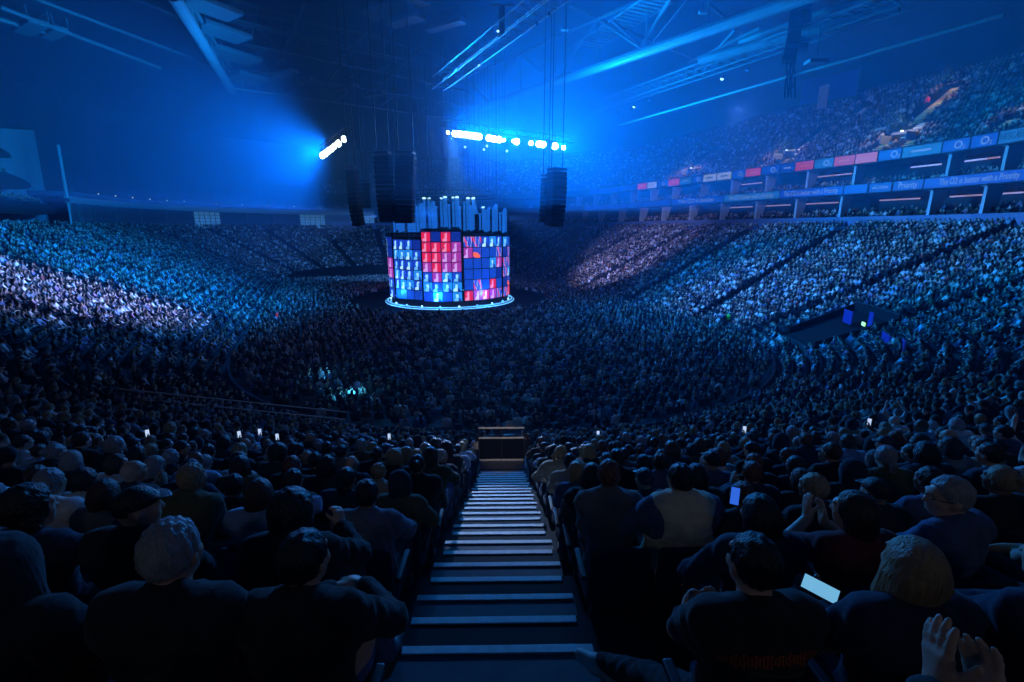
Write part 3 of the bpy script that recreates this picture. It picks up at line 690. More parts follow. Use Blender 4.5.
LOB = [(926, 1040, 'board_blue', 'The O2 is better with a Priority', .70, 'blue lower ribbon board with a long line of pale letters, at right edge'), (894, 925, 'board_deep', 'Priority', .6, 'dark blue lower ribbon board with one short pale word'),
       (870, 893, 'board_deep', 'with a Priority', .7, 'deep blue lower ribbon board with two short words'), (845, 869, 'board_blue', None, 0, 'blank blue lower ribbon board between lettered ones'),
       (781, 844, 'board_blue', 'The O2 is better with a Priority', .85, 'blue lower ribbon board with pale text line, under the coral boards'), (725, 780, 'board_teal', 'The O2 is better with a Priority', .8, 'lighter blue lower ribbon board with text, centre of the ribbon'),
       (672, 724, 'board_blue', 'The O2 is better', .7, 'blue lower ribbon board with short text left of the lighter one'), (628, 671, 'board_deep', None, 0, 'plain deep blue lower ribbon board, second from the hazy end'), (585, 627, 'board_deep', None, 0, 'plain blue lower ribbon board fading into haze')]
for x0, x1, m, tx, fl_, lb in LOB: board(x0, x1, LY((x0 + x1) / 2), ZB + .5, 1.05, m, lb, text=tx, fill=fl_ or .6)
# upper tier stairs with pale treads, two with a walled entrance
def up_stair(x, y, i0, i1, w, label, m='yellow_lit_step'):
    d = up_d((i0 + i1) / 2); p = on_offset(x, y, d); u = u_of(p); q = MB()
    for i in range(i0, i1):
        for h in (0, 1):
            a, n = bowl(uz(u), UD0 + .8 * i + .2 + .4 * h); t = np.cross(n, v3(0, 0, 1)); zz = up_z(i) + .26 * h
            Rm = np.stack([t, -n, v3(0, 0, 1)], 1); q.box(v3(a[0], a[1], zz + .02), (w, .38, .28), Rm)
    o = q.build('tier_stair', m); return tag(o, label, 'stairs', 'upper tier stairs'), u
STAIRU = []
for a in [(792, 142, 1, 4, 2.0, 'yellowish stair flight in the upper tier above the single red board'), (815, 122, 5, 13, 1.0, 'thin pale stair line up to the hung blue screen', 'nosing'),
          (943, 85, 9, 19, 1.5, 'bright yellow stair where a steward in red stands'), (922, 110, 5, 9, 1.2, 'pale stair just above the upper tier entrance', 'nosing'), (884, 131, 1, 4, 1.2, 'yellowish steps left of the upper tier entrance'), (914, 128, 1, 4, 1.6, 'yellow steps right of the upper tier entrance'),
          (1013, 112, 2, 5, 1.5, 'yellowish stair in the upper tier at the right edge'), (868, 88, 15, 19, 1.4, 'pale stair top right of the hung screen', 'nosing'), (712, 138, 6, 15, .8, 'faint pale stair line in the hazy part of the upper tier', 'nosing'), (765, 153, 1, 3, 1.0, 'short pale step under the thin stair line', 'nosing')]:
    o, u = up_stair(*a); STAIRU.append((u, a[2], a[3], a[4]))
def vom(x, y, i, label, s=1.0):
    d = up_d(i); p = on_offset(x, y, d); u = u_of(p); a, n = bowl(uz(u), d); z = up_z(i); t = np.cross(n, v3(0, 0, 1)); Rm = np.stack([t, -n, v3(0, 0, 1)], 1)
    o = empty('tier_entrance', (a[0], a[1], z), label, 'entrance'); q = MB()
    for sx in (-1, 1): q.box(t * sx * 1.25 * s + v3(0, 0, .5) + n * .6, (.15, 2.2, 1.0), Rm)
    q.box(v3(0, 0, 1.2) - n * .5, (2.6 * s, .15, .5), Rm); q.build('parapet', 'fascia', o)
    q = MB(); q.box(v3(0, 0, .45) - n * .4, (2.3 * s, .1, 1.3), Rm); q.build('shade_panel', 'black_metal', o)  # black panel: darkness inside the entrance put into its colour
    q = MB(); q.lathe(n * .1 + v3(0, 0, 1.35), [(.02, -.1), (.16, -.06), (.18, 0), (.12, .08), (.02, .1)], 12); q.build('lamp', 'small_lens', o)
    STAIRU.append((u, i - 1, i + 3, 2.6)); return a, z, n
VOMS = [vom(904, 123, 4, 'blue lit entrance in the upper tier between yellow steps', 1.2), vom(788, 142, 4, 'small lit entrance in the upper tier left of yellow flight', .8), vom(692, 160, 3, 'small lit entrance in the hazy part of the upper tier', .7)]
# hung blue screen over the back of the upper tier
dS = UD0 + .8 * (NUP - 6)
def quad_panel(pts, name, m, label, cat, th=.15):
    o = empty(name, np.mean(pts, 0), label, cat); c = np.mean(pts, 0); P = [np.asarray(p) - c for p in pts]; n = nrm(np.cross(P[1] - P[0], P[3] - P[0]))
    q = MB(); V = P + [p - n * th for p in P]; q.add(V, [(0, 1, 2, 3), (7, 6, 5, 4), (0, 4, 5, 1), (1, 5, 6, 2), (2, 6, 7, 3), (3, 7, 4, 0)]); q.build('cloth', m, o); return o, P, n
tS = 62 / np.linalg.norm(ray(828, 90))
pa = on_offset(799, 106, dS); pb = on_offset(857, 96, dS)
pts = [pa, v3(pb[0], pb[1], pb[2]), v3(pb[0], pb[1], 0), v3(pa[0], pa[1], 0)]
ra, rb = ray(800, 80), ray(857, 68)
pts[3][2] = CAM[2] + (ra[2] / np.hypot(*ra[:2])) * np.hypot(*(pa - CAM)[:2]); pts[2][2] = CAM[2] + (rb[2] / np.hypot(*rb[:2])) * np.hypot(*(pb - CAM)[:2])
o, P, n_ = quad_panel(pts, 'hanging_screen', 'curtain', 'large plain blue screen hanging over the back of the upper tier', 'screen')
fr = MB(); 
for i in range(4): fr.tube([P[i] + n_ * .05, P[(i + 1) % 4] + n_ * .05], .12, 6)
fr.build('frame', 'dark_steel', o); fr = MB(); fr.tube([P[3], P[3] + v3(0, 0, 5)], .05, 6); fr.tube([P[2], P[2] + v3(0, 0, 4)], .05, 6); fr.build('cable', 'dark_steel', o)
p = on_offset(823, 97, dS - 1.2); a, n = bowl(u_of(p), dS - 1.2); t = np.cross(n, v3(0, 0, 1)); Rm = np.stack([t, -n, v3(0, 0, 1)], 1)
o = empty('entrance_panel', p, 'small pale blue door panel in front of the hung screen', 'door panel'); q = MB(); q.rbox((0, 0, 0), (1.7, .12, 3.6), .03, Rm); q.build('leaf', 'pale_panel', o); q = MB(); q.box(n * .1 + t * .5, (.06, .06, .5), Rm); q.build('handle', 'dark_steel', o)

# ------------------------------------------------------------------ far and left side: one glazed band, dark above
UG0, UG1 = L2 + 36, u_of(on_offset(73, 215, D1))
UGS = us_range(UG0, L2 + ARC, 2) + us_range(L2 + ARC, UG1, 4)[1:]
ZG0, ZG1 = 11.0, 15.9
struct(MB().sweep(UGS, [(D1, ZG0 - 1.2), (D1, ZG0), (D1 + .5, ZG0), (D1 + .5, ZG0 - 1.2)]).build('wall_far', 'fascia'), 'low wall under the glazed band at the far end', 'wall')
nb = int((UG1 - UG0) / 3.0)
GRID_PX = (203, 302, 373)
GU = [u_of(on_offset(x, 215, D1)) for x in GRID_PX]
for i in range(nb):
    ua, ub = UG0 + (UG1 - UG0) * i / nb, UG0 + (UG1 - UG0) * (i + 1) / nb; um = (ua + ub) / 2
    c, n = bowl(uz(um), D1 + .2); t = np.cross(n, v3(0, 0, 1)); Rm = np.stack([t, -n, v3(0, 0, 1)], 1); w = (ub - ua) * (1.85 if um < L2 + ARC else 1.0); w = np.linalg.norm(bowl(uz(ub), D1)[0] - bowl(uz(ua), D1)[0])
    lit = any(ua <= g_ < ub for g_ in GU)
    o = empty(f'window_{i + 1}', (c[0], c[1], ZG0)); tag(o, ('gridded pale window bay' if lit else 'dark glazed bay') + ' in the far suite band', 'window', 'glazed suite bays', 'structure')
    q = MB(); q.box((0, 0, (ZG1 - ZG0) * .36), (w - .1, .1, (ZG1 - ZG0) * .72), Rm); q.build('glass', 'window_grid' if lit else 'glazing', o)
    q = MB()
    for sx in (-1, 1): q.box(t * sx * (w / 2 - .04) + n * .1, (.10, .14, (ZG1 - ZG0) * 1.44), Rm)
    q.v = [np.where(np.abs(vv[:, 2:3]) > 9, vv, np.concatenate([vv[:, :2], np.maximum(vv[:, 2:3], 0)], 1)) for vv in q.v]
    if lit:
        for k in range(1, 5): q.box(t * (-w / 2 + w * k / 5) + n * .1 + v3(0, 0, (ZG1 - ZG0) * .36), (.07, .08, (ZG1 - ZG0) * .72), Rm)
        for k in range(1, 5): q.box(n * .1 + v3(0, 0, (ZG1 - ZG0) * .72 * k / 5), (w, .08, .07), Rm)
    q.build('frame', 'pale_steel' if not lit else 'dark_steel', o)
struct(MB().sweep(UGS, [(D1 - .1, ZG0 + 3.6), (D1 - .1, ZG1 - .3), (D1 + .6, ZG1 - .3), (D1 + .6, ZG0 + 3.6)]).build('trim_1', 'pale_panel'), 'pale header over the glazed suite band', 'trim')
struct(MB().sweep(UGS, [(D1 - .5, ZG1 - .3), (D1 - .5, ZG1 + .35), (D1 + 6, ZG1 + .35), (D1 + 6, ZG1 - .3)]).build('trim_2', 'fascia'), 'blue edged roof of the glazed suite band', 'trim')
struct(MB().sweep(UGS + us_range(UG1, UG1 + 32, 4)[1:], [(D1 + 5, 8), (D1 + 8, 33), (D1 + 8.5, 33), (D1 + 5.5, 8)]).build('wall_curtain', 'roof_fabric'), 'dark curtain closing the upper tier at the far end', 'wall')
k = 0
for x in list(range(98, 200, 17)) + list(range(215, 345, 26)):
    u = u_of(on_offset(x, 200, D1)); c, n = bowl(uz(u), D1 - .2)
    o = empty('roof_lamp', (c[0], c[1], ZG1 + .35), f'small lamp on the roof of the glazed band, {ORD[k]} from its left end', 'lamp', 'lamps on the glazed band'); k += 1
    q = MB(); q.box((0, 0, .08), (.2, .2, .16)); q.build('base', 'dark_steel', o); q = MB(); q.lathe((0, 0, .16), [(.07, 0), (.09, .05), (.06, .1), (.01, .12)], 10); q.build('bulb', 'small_lens', o)
# left: ends of two balconies in front of a pale hung cloth, beside a tall white pole
dL = 27.0
def left_balcony(x_tip, y_tip, x0, y0, depth, hgt, label, wall=1.0):
    a = on_offset(x_tip, y_tip, D1); ua = u_of(a); ub = ua + 40
    z = on_offset(max(x0, 2), y0, D1)[2]
    us = us_range(ua, ub, 1.5)
    V = MB(); P = []
    for u in us:
        e = min(1.0, (u - ua) / 7.0) ** .7 * .75 + .25
        ring = []
        for d, zz in ((D1 + 1.2 * (1 - e), z - hgt * .5 * e), (D1 + 1.2 * (1 - e), z + hgt * .5 * e), (D1 + 4.4, z + hgt * .5 * e), (D1 + 4.4, z - hgt * .5 * e)):
            ring.append(bowl(uz(u), d)[0] + v3(0, 0, zz))
        ring.append(ring[0]); P.append(ring)
    V.grid(P); V.add([P[0][0], P[0][1], P[0][2], P[0][3]], [(0, 1, 2, 3)])
    o = V.build('balcony_floor', 'suite_wall'); struct(o, label, 'balcony'); return ua, ub, z + hgt * .5
LB = [left_balcony(41, 191, 2, 180, 4, 1.9, 'dark balcony end in the upper left, lower of two'), left_balcony(21, 158, 2, 152, 4, 1.6, 'dark balcony end in the upper left, higher of two'), left_balcony(66, 213, 2, 206, 4, 1.6, 'lowest balcony at the left with people along its top')]
def px_at_d(x, y, d): return on_offset(x, y, d)
A = px_at_d(-150, 231, D1 + 4.7); Bp = px_at_d(47, 205, D1 + 4.7)
zt = px_at_d(34, 130, D1 + 4.7)[2]; Btop = px_at_d(34, 131, D1 + 4.7)
A0 = v3(A[0], A[1], 11.0); pts = [v3(*bowl(uz(u_of(A)), D1 + 4.7)[0][:2], 11), v3(*bowl(uz(u_of(Bp)), D1 + 4.7)[0][:2], 11), v3(*bowl(uz(u_of(Btop)), D1 + 4.7)[0][:2], zt), v3(*bowl(uz(u_of(A)), D1 + 4.7)[0][:2], zt)]
p0 = px_at_d(1, 128, D1 + 4.7); f0 = np.linalg.norm((pts[3] - pts[2])[:2]) / np.linalg.norm((p0 - pts[2])[:2]); pts[3][2] = zt + (p0[2] - zt) * f0
o, P, n_ = quad_panel(pts, 'hanging_cloth', 'pale_curtain', 'tall pale blue lit cloth behind the balcony ends at upper left', 'curtain')
q = MB(); q.tube([P[3] + v3(0, 0, .1), P[2] + v3(0, 0, .1)], .15, 8); q.build('top_bar', 'dark_steel', o)
p1 = px_at_d(71, 222, D1 - 1); zt = px_at_d(58, 145, D1 - 1)
o = empty('white_pole', (p1[0], p1[1], p1[2] - .5), 'tall slender white pole at the left end of the glazed band', 'pole'); q = MB(); tp = zt - p1 + v3(0, 0, .5); q.tube([(0, 0, 0), tp * .32], .14, 10); q.build('foot_tube', 'column', o)
q = MB(); q.tube([tp * .32, tp], .2, 10); q.build('shaft', 'column', o); q = MB(); q.lathe(tp * .32, [(.15, -.3), (.28, -.15), (.28, .15), (.2, .3)], 12); q.build('collar', 'dark_steel', o)

PITS = []
def side_entrance(x, y, w, half, label):
    p = on_tier(x, y, 0.2); u = u_of(p); X, Y = W2A(p); dc = math.hypot(X, Y - min(max(Y, -27), 27)) - R0; d0, d1 = max(dc - half, .8), dc + half
    sc = seg_sc(u, dc); PITS.append((u, d0, d1, w)); ua, ub = u - w / 2 / sc, u + w / 2 / sc; c = bowl(u, d0)[0] + v3(0, 0, tier_z(d0))
    o = empty('stand_entrance', c, label, 'entrance')
    def sw(name, prof, a, b, m): q = MB(); q.sweep(us_range(a, b, .6), prof); q.v = [vv - c for vv in q.v]; q.build(name, m, o)
    z0, z1 = tier_z(d0), tier_z(d1)
    sw('shade_slab', [(d0, z0 - .3), (d0, z0 + .42), (d1, z1 + .42), (d1, z1 - .3)], ua, ub, 'black_metal')  # black slab laid over the terrace paints in the entrance's darkness
    for a in (ua, ub): sw('side_parapet', [(d0, z0 - .3), (d0, z0 + 1.0), (d1, z1 + 1.0), (d1, z1 - .3)], a - .06, a + .06, 'black_metal')
    sw('back_parapet', [(d1, z1 - .3), (d1, z1 + 1.1), (d1 + .15, z1 + 1.1), (d1 + .15, z1 - .3)], ua, ub, 'black_metal')
    sw('rail', [(d1, z1 + 1.2), (d1, z1 + 1.26), (d1 + .06, z1 + 1.26), (d1 + .06, z1 + 1.2)], ua, ub, 'dark_steel')
side_entrance(838, 332, 6.5, 2.6, 'black mouth of a stand entrance below the green exit light')
side_entrance(330, 403, 2.6, 1.6, 'black mouth of the floor entrance beside the long left rail')
# ------------------------------------------------------------------ stage in the round with its drum of screens
SC = v3(-7.9, 69.0, 0)
ph0 = math.atan2(*(CAM - SC)[:2][::-1])                 # direction from the stage to the camera
def drum(phi, r, z): a = ph0 - phi * -1.0; return SC + v3(math.cos(a) * r, math.sin(a) * r, z)
# phi > 0 turns towards the right of the picture
o = empty('round_stage', SC, 'low round stage with a bright blue lit rim in the middle of the floor', 'stage')
q = MB(); q.lathe((0, 0, 0), [(9.25, 0), (9.25, .92), (9.1, 1.0)], 72); q.build('deck', 'fascia', o)
for nm, r, z, w in (('rim_light', 9.27, .85, .07), ('edge_light', 9.0, 1.03, .06), ('inner_light', 8.95, 1.03, .05)):
    q = MB(); q.tube([v3(math.cos(2 * PI * k / 72) * r, math.sin(2 * PI * k / 72) * r, z) for k in range(73)], w, 6, cap=False); q.build(nm, 'deck_light', o)
for k in range(22):
    a = 2 * PI * k / 22 + .1; q = MB(); c = v3(math.cos(a) * 8.6, math.sin(a) * 9.0, 1.12); q.lathe(c, [(.1, -.12), (.13, 0), (.1, .12), (.03, .14)], 10); q.build('floor_lamp_head', 'small_lens' if k % 2 else 'deck_light', o)
# display tiles
TW = 1.30
def tile_cols(kind, seed, n=13):
    r = random.Random(seed); X, Y = np.meshgrid((np.arange(n) + .5) / n, (np.arange(n) + .5) / n, indexing='ij')
    out = np.zeros((n, n, 3)); ns = np.random.default_rng(seed).random((n, n))
    fx = .5 + r.uniform(-.06, .06); head = ((X - fx) / .2) ** 2 + ((Y - .62) / .27) ** 2 < 1; body = (((X - fx) / .42) ** 2 + ((Y - .05) / .34) ** 2 < 1)
    side = X < fx + .05
    base = {'face': (.008, .05, .48), 'bright': (.015, .22, .75), 'red': (.62, .01, .06), 'mag': (.30, .03, .28), 'blue': (.006, .05, .40), 'deep': (.004, .02, .22), 'streak': (.02, .06, .45), 'orange': (.03, .05, .42)}[kind]
    out[:] = base; out *= (.75 + .5 * ns)[..., None]
    if kind in ('face', 'bright'):
        out[head & side] = (.30, .72, .95); out[head & ~side] = (.03, .16, .5); out[body & side] = (.4, .75, .95) if r.random() < .5 else (.12, .4, .8); out[body & ~side] = (.01, .04, .25)
        hair = head & (Y > .76); out[hair] = (.02, .1, .4) if r.random() < .6 else (.45, .8, .95)
    if kind == 'red':
        m = (head | body) & side; out[m] = (.75, .22, .38); out[(Y > .93) | (X > .93)] = (.2, .01, .1)
    if kind == 'mag':
        m = (head | body) & side; out[m] = (.55, .3, .7)
    if kind == 'streak':
        s = np.abs(((X * 1.2 + Y * .5 + r.random()) % 1) - .5) < .13; out[s] = (.62, .04, .14); s2 = np.abs(((X * 2.3 - Y * .3 + r.random()) % 1) - .5) < .08; out[s2] = (.3, .35, .8)
    if kind == 'orange':
        s = ((X - .4) / .45) ** 2 + ((Y - .35 + .3 * X) / .28) ** 2 < 1; out[s] = (.9, .12, .06)
    return out
def tile_mesh(w, h, kind, seed, n=13):
    q = MB(); cs = tile_cols(kind, seed, n)
    for i in range(n):
        for j in range(n):
            x0, x1 = -w / 2 + w * i / n, -w / 2 + w * (i + 1) / n; z0, z1 = -h / 2 + h * j / n, -h / 2 + h * (j + 1) / n
            q.add([(x0, 0, z0), (x1, 0, z0), (x1, 0, z1), (x0, 0, z1)], [(0, 1, 2, 3)], cs[i, j])
    q.box((0, .05, 0), (w, .08, h), None, (.003, .004, .008)); me = q.mesh('display_tile'); me.materials.append(MT['display']); return me
F_, B_, R_, G_, D_, T_, K_, O_ = 'face', 'bright', 'red', 'mag', 'deep', 'streak', 'blue', 'orange'
SEG = [(-88, -60, 8.7, 1.7, 9.9, [[D_, F_, G_, G_, F_, F_], [F_, F_, G_, G_, D_, D_]], 'narrow curved screen segment at the far left of the drum'),
       (-56, -24, 8.8, 1.9, 9.6, [[F_, B_, F_, B_, F_, K_][::-1], [K_, B_, F_, F_, B_, F_], [K_, B_, F_, F_, B_, F_], [K_, F_, B_, F_, F_, D_]], 'four column screen segment of blue portrait tiles left of the red one'),
       (-22.5, 9.5, 9.0, 1.8, 10.6, [[K_, B_, F_, G_, R_, R_, R_], [B_, F_, G_, R_, R_, R_, D_], [K_, B_, B_, G_, G_, R_, R_], [B_, B_, F_, G_, G_, G_, D_]], 'tallest screen segment of the drum with red portrait tiles'),
       (11.5, 52, 8.85, 1.8, 10.0, [[R_, K_, K_, K_, G_, T_], [G_, T_, K_, K_, O_, T_], [R_, K_, K_, K_, K_, F_], [G_, R_, K_, B_, K_, B_], [T_, K_, D_, G_, T_, F_]], 'wide blue and red streaked screen segment right of the red one'),
       (56, 88, 8.7, 1.7, 9.9, [[T_, D_, T_, T_, D_, B_], [R_, O_, B_, T_, T_, K_], [O_, B_, T_, T_, T_, D_]], 'narrow red streaked screen segment at the right end of the drum'),
       (92, 132, 8.8, 1.9, 10.0, None, 'back screen segment of the drum, turned to the right stand'), (136, 176, 8.85, 1.8, 10.0, None, 'back screen segment facing the far end, right half'),
       (180, 222, 8.85, 1.8, 10.0, None, 'back screen segment facing the far end, left half'), (226, 268, 8.8, 1.9, 10.0, None, 'back screen segment of the drum, turned to the left stand')]
TILE_CACHE = {}
for a0, a1, r, z0, z1, cols, lb in SEG:
    nrow = 7 if z1 > 10.5 else 6
    nc = len(cols) if cols else 5; am = math.radians((a0 + a1) / 2)
    root = empty('screen_segment', drum(am, r, 0), lb, 'screen'); base = np.array(root.location)
    fr = MB(); hh = (z1 - z0) / nrow
    for ci in range(nc + 1):
        a = math.radians(a0 + (a1 - a0) * ci / nc); p = drum(a, r - .06, 0) - base; fr.tube([p + v3(0, 0, z0 - .1), p + v3(0, 0, z1 + .25)], .075, 6)
    for ri in range(nrow + 1):
        fr.tube([drum(math.radians(a0 + (a1 - a0) * t), r - .06, z0 + hh * ri) - base for t in np.linspace(0, 1, nc + 1)], .055, 6)
    fr.tube([drum(math.radians(a0 + (a1 - a0) * t), r - .1, z1 + .22) - base for t in np.linspace(0, 1, nc + 1)], .14, 6)
    fr.build('frame', 'black_metal', root)
    for ci in range(nc):
        aa, ab = math.radians(a0 + (a1 - a0) * ci / nc), math.radians(a0 + (a1 - a0) * (ci + 1) / nc); am2 = (aa + ab) / 2
        w = np.linalg.norm(drum(aa, r, 0) - drum(ab, r, 0)) - .08; out = nrm(drum(am2, r, 0) - SC)
        for ri in range(nrow):
            kind = (cols[ci][ri] if cols and ri < len(cols[ci]) else random.choice([F_, B_, K_, F_, G_, R_]))
            key = (kind, ri % 2 if not cols else (ci, ri, lb)); me = tile_mesh(w, hh - .09, kind, (ci * 31 + ri * 7 + ord(kind[0]) * 3 + int(abs(a0))))
            o = inst('display_tile', me, root, drum(am2, r * math.cos((ab - aa) / 2), z0 + hh * (ri + .5)) - base, (0, 0, math.atan2(out[1], out[0]) + PI / 2))
# ring truss above the drum with pale hanging tubes
o = empty('ring_truss', SC + v3(0, 0, 15.2), 'dark ring truss hanging above the drum of screens', 'truss')
q = MB()
for rr, zz in ((6.6, 0), (7.2, 0), (6.9, .5)): q.tube([v3(math.cos(2 * PI * k / 48) * rr, math.sin(2 * PI * k / 48) * rr, zz) for k in range(49)], .05, 6, cap=False)
q.build('ring', 'dark_steel', o); q = MB()
for k in range(48):
    a, b = 2 * PI * k / 48, 2 * PI * (k + .5) / 48; q.tube([v3(math.cos(a) * 6.6, math.sin(a) * 6.6, 0), v3(math.cos(b) * 6.9, math.sin(b) * 6.9, .5), v3(math.cos(a) * 7.2, math.sin(a) * 7.2, 0)], .025, 5)
q.build('lacing', 'dark_steel', o)
for k in range(6):
    a = 2 * PI * k / 6; q = MB(); q.tube([v3(math.cos(a) * 6.9, math.sin(a) * 6.9, .5), v3(math.cos(a) * 6.9, math.sin(a) * 6.9, 21)], .03, 5); q.build('cable', 'black_metal', o)
def tube_label(i): return f'pale tube hanging above the drum, {ORD[i]} of the visible ring counted from its left'
TP = [(394, 220, 234), (400, 216, 234), (411, 209, 234), (421, 205, 233), (433, 203, 232), (449, 206, 232), (464, 203, 233), (471, 207, 233), (486, 211, 234), (493, 208, 234), (503, 213, 235), (397, 222, 232), (403, 214, 233), (408, 211, 234), (414, 208, 234), (417, 207, 234), (424, 199, 230), (429, 199, 230), (436, 208, 230), (441, 199, 229), (445, 198, 229), (453, 198, 229), (457, 198, 229), (460, 208, 232), (468, 199, 232), (473, 200, 232), (476, 199, 216), (480, 215, 232), (483, 208, 232), (489, 209, 233), (496, 206, 233), (500, 214, 233), (505, 210, 234)]
TP.sort()
for i, (x, y0, y1) in enumerate(TP):
    phi = math.asin(max(-1, min(1, (x - 451) / 56))); dep = 69 - 7 * math.cos(phi); back = i % 3 == 1; dep = 138 - dep if back else dep
    a = at_y(x, y0, dep); b = at_y(x + (3 if x == 476 else 0), y1 - 2, dep)
    o = empty('hanging_tube', (a[0], a[1], b[2]), tube_label(i), 'light tube', 'pale tubes over the drum'); H = a[2] - b[2]
    q = MB(); q.tube([(a[0] - b[0] if x == 476 else 0, 0, H), (0, 0, 0)], .13 + .07 * (i % 3), 10); tb = q.build('tube', 'tube', o)
    q = MB(); q.lathe((a[0] - b[0] if x == 476 else 0, 0, H), [(.18, 0), (.24, .06), (.24, .16), (.08, .22)], 12); q.build('lamp_cap', 'small_lens' if x in (424, 429, 441, 445, 453, 457, 468, 473, 476, 483) else 'tube', tb)
    q = MB(); q.tube([(0, 0, H + .3), (0, 0, 33 - b[2])], .02, 5); q.build('cable', 'dark_steel', o)

# ------------------------------------------------------------------ hung loudspeaker columns
def line_array(xt, yt, xb, yb, dep, w, n, label, bend=.5, top=33):
    a, b = at_y(xt, yt, dep), at_y(xb, yb, dep); o = empty('hanging_loudspeaker', a, label, 'loudspeaker'); L_ = a[2] - b[2]; hh = L_ / n
    to = nrm((SC - a) * v3(1, 1, 0)) * -1; ang = math.atan2(to[1], to[0]) - PI / 2; y = 0.; z = 0.
    for i in range(n):
        tilt = bend * (i / n) ** 1.7; R = rotz(ang) @ rotx(-tilt)
        c = (b - a) * ((i + .5) / n) * v3(1, 1, 0) + rotz(ang) @ v3(0, -y, z - hh / 2); y += math.sin(tilt) * hh; z -= math.cos(tilt) * hh
        q = MB(); q.rbox(c, (w, w * .62, hh * .93), .05, R); q.build('cabinet', 'black_metal', o)
    q = MB(); q.box((0, 0, .25), (w * .9, w * .7, .2), rotz(ang)); q.build('fly_bar', 'dark_steel', o)
    q = MB()
    for s in (-.4, .4): q.tube([rotz(ang) @ v3(s * w, 0, .3), rotz(ang) @ v3(s * w, 0, top - a[2])], .05, 6)
    q.build('chain', 'dark_steel', o)
line_array(383, 156, 386, 221, 48, 1.55, 14, 'long black curved loudspeaker column, left one of the pair over the drum', .35)
line_array(406, 156, 404, 223, 49, 1.85, 14, 'long black curved loudspeaker column, right one of the pair over the drum', .1)
line_array(352, 170, 356, 226, 54, 1.3, 13, 'slim dark loudspeaker column hanging left of the main pair', .25)
line_array(365, 183, 366, 208, 72, 1.3, 6, 'short dark loudspeaker cluster just left of the main pair', .1)
line_array(557, 172, 556, 226, 49, 1.75, 12, 'wide dark loudspeaker column hanging right of the drum', .25)
line_array(546, 178, 545, 222, 53, 1.0, 10, 'narrow loudspeaker column tucked behind the wide right one', .2)

# ------------------------------------------------------------------ rows of lamps on their trusses
def box_truss(name, a, b, w, h, m, label, lac=1.2, chord=.06, cat='truss', parent=None):
    a, b = np.asarray(a, float), np.asarray(b, float); o = empty(name, a, label, cat); L_ = np.linalg.norm(b - a); t = nrm(b - a); s = nrm(np.cross(t, v3(0, 0, 1))); u = np.cross(s, t)
    cs = [s * w / 2, -s * w / 2, s * w / 2 + u * h, -s * w / 2 + u * h]; q = MB()
    for c in cs: q.tube([c, c + t * L_], chord, 6)
    q.build('chord', m, o); q = MB(); n = max(2, int(L_ / lac))
    for i in range(n):
        p0, p1 = t * L_ * i / n, t * L_ * (i + 1) / n
        for (c0, c1) in ((0, 1), (2, 3), (0, 2), (1, 3)):
            q.tube([cs[c0] + p0, cs[c1] + p1], chord * .55, 5); q.tube([cs[c0] + p0, cs[c1] + p0], chord * .55, 5)
    q.build('lacing', 'steel' if m == 'aluminium' else m, o); return o, t, s, u, L_
def lamp_head(p, target, sz, label, grp, lens='lens'):
    o = empty('stage_lamp', p, label, 'stage lamp', grp); A = frame_z(nrm(np.asarray(target) - p))
    Z = A[:, 2]
    q = MB(); q.lathe(-Z * sz * 1.2, [(sz * .5, 0), (sz * .75, sz * .3), (sz * .8, sz * 1.0), (sz, sz * 1.2), (sz, sz * 1.3)], 14, Z); hs = q.build('housing', 'black_metal', o)
    q = MB(); q.lathe(Z * sz * .12, [(sz * .95, -.02), (sz * .95, .01), (sz * .6, .06 * sz + .02), (.01, .1 * sz + .03)], 14, Z); q.build('lens', lens, hs)
    q = MB(); q.tube([A[:, 0] * sz * 1.15, A[:, 0] * sz * 1.15 + v3(0, 0, sz * 1.6), -A[:, 0] * sz * 1.15 + v3(0, 0, sz * 1.6), -A[:, 0] * sz * 1.15], sz * .12, 5); q.build('yoke', 'dark_steel', o)
    return o
LAMPS = []
ROW = [(448, 132.5, .22), (455, 133.5, .42), (460, 134, .42), (465, 134.5, .42), (470, 135.5, .42), (475, 136, .42), (479, 136.5, .42), (489, 138, .42), (494, 139, .42), (499, 139.5, .42), (504, 140, .22), (513, 141, .2), (516.5, 141.5, .42), (531, 143, .3), (539, 144, .42), (543, 144.5, .42), (555, 146, .45), (563.5, 147.5, .3)]
YLR = 66.0
a, b = at_y(440, 131.5, YLR), at_y(574, 149, YLR)
box_truss('lighting_truss', a + v3(0, .6, .8), b + v3(0, .6, .8), .7, .7, 'dark_steel', 'straight lighting truss carrying the bright row of lamps', chord=.04)
for i, (x, y, sz) in enumerate(ROW):
    p = at_y(x, y, YLR); lamp_head(p, p + v3(.15, -1, -.35), sz, f'glaring white lamp in the long row, {ORD[i]} from its left end', 'lamps on the long row'); LAMPS.append((p, sz, 0))
for i, (x, y) in enumerate(((465, 147), (484, 149.5), (487, 146), (507, 151))):
    p = at_y(x, y, YLR + 1); lamp_head(p, p + v3(0, -1, -.3), .16, f'small dim lamp below the long bright row, {ORD[i]} from left', 'dim lamps under the row', 'small_lens')
BAR = [(322.5, 155.5, .3), (325.5, 153.5, .3), (328.5, 151, .3), (331.5, 149, .3), (334.5, 146.5, .28), (338.5, 143.5, .34), (344, 139, .33)]
def bar_y(x): return 60 - (345 - x) * .35
a, b = at_y(320, 157.5, bar_y(320)), at_y(347, 136.5, bar_y(347))
box_truss('lighting_truss', a + v3(.3, .4, .6), b + v3(.3, .4, .6), .6, .6, 'dark_steel', 'slanting lighting truss with the short bright lamp bar at left', chord=.04)
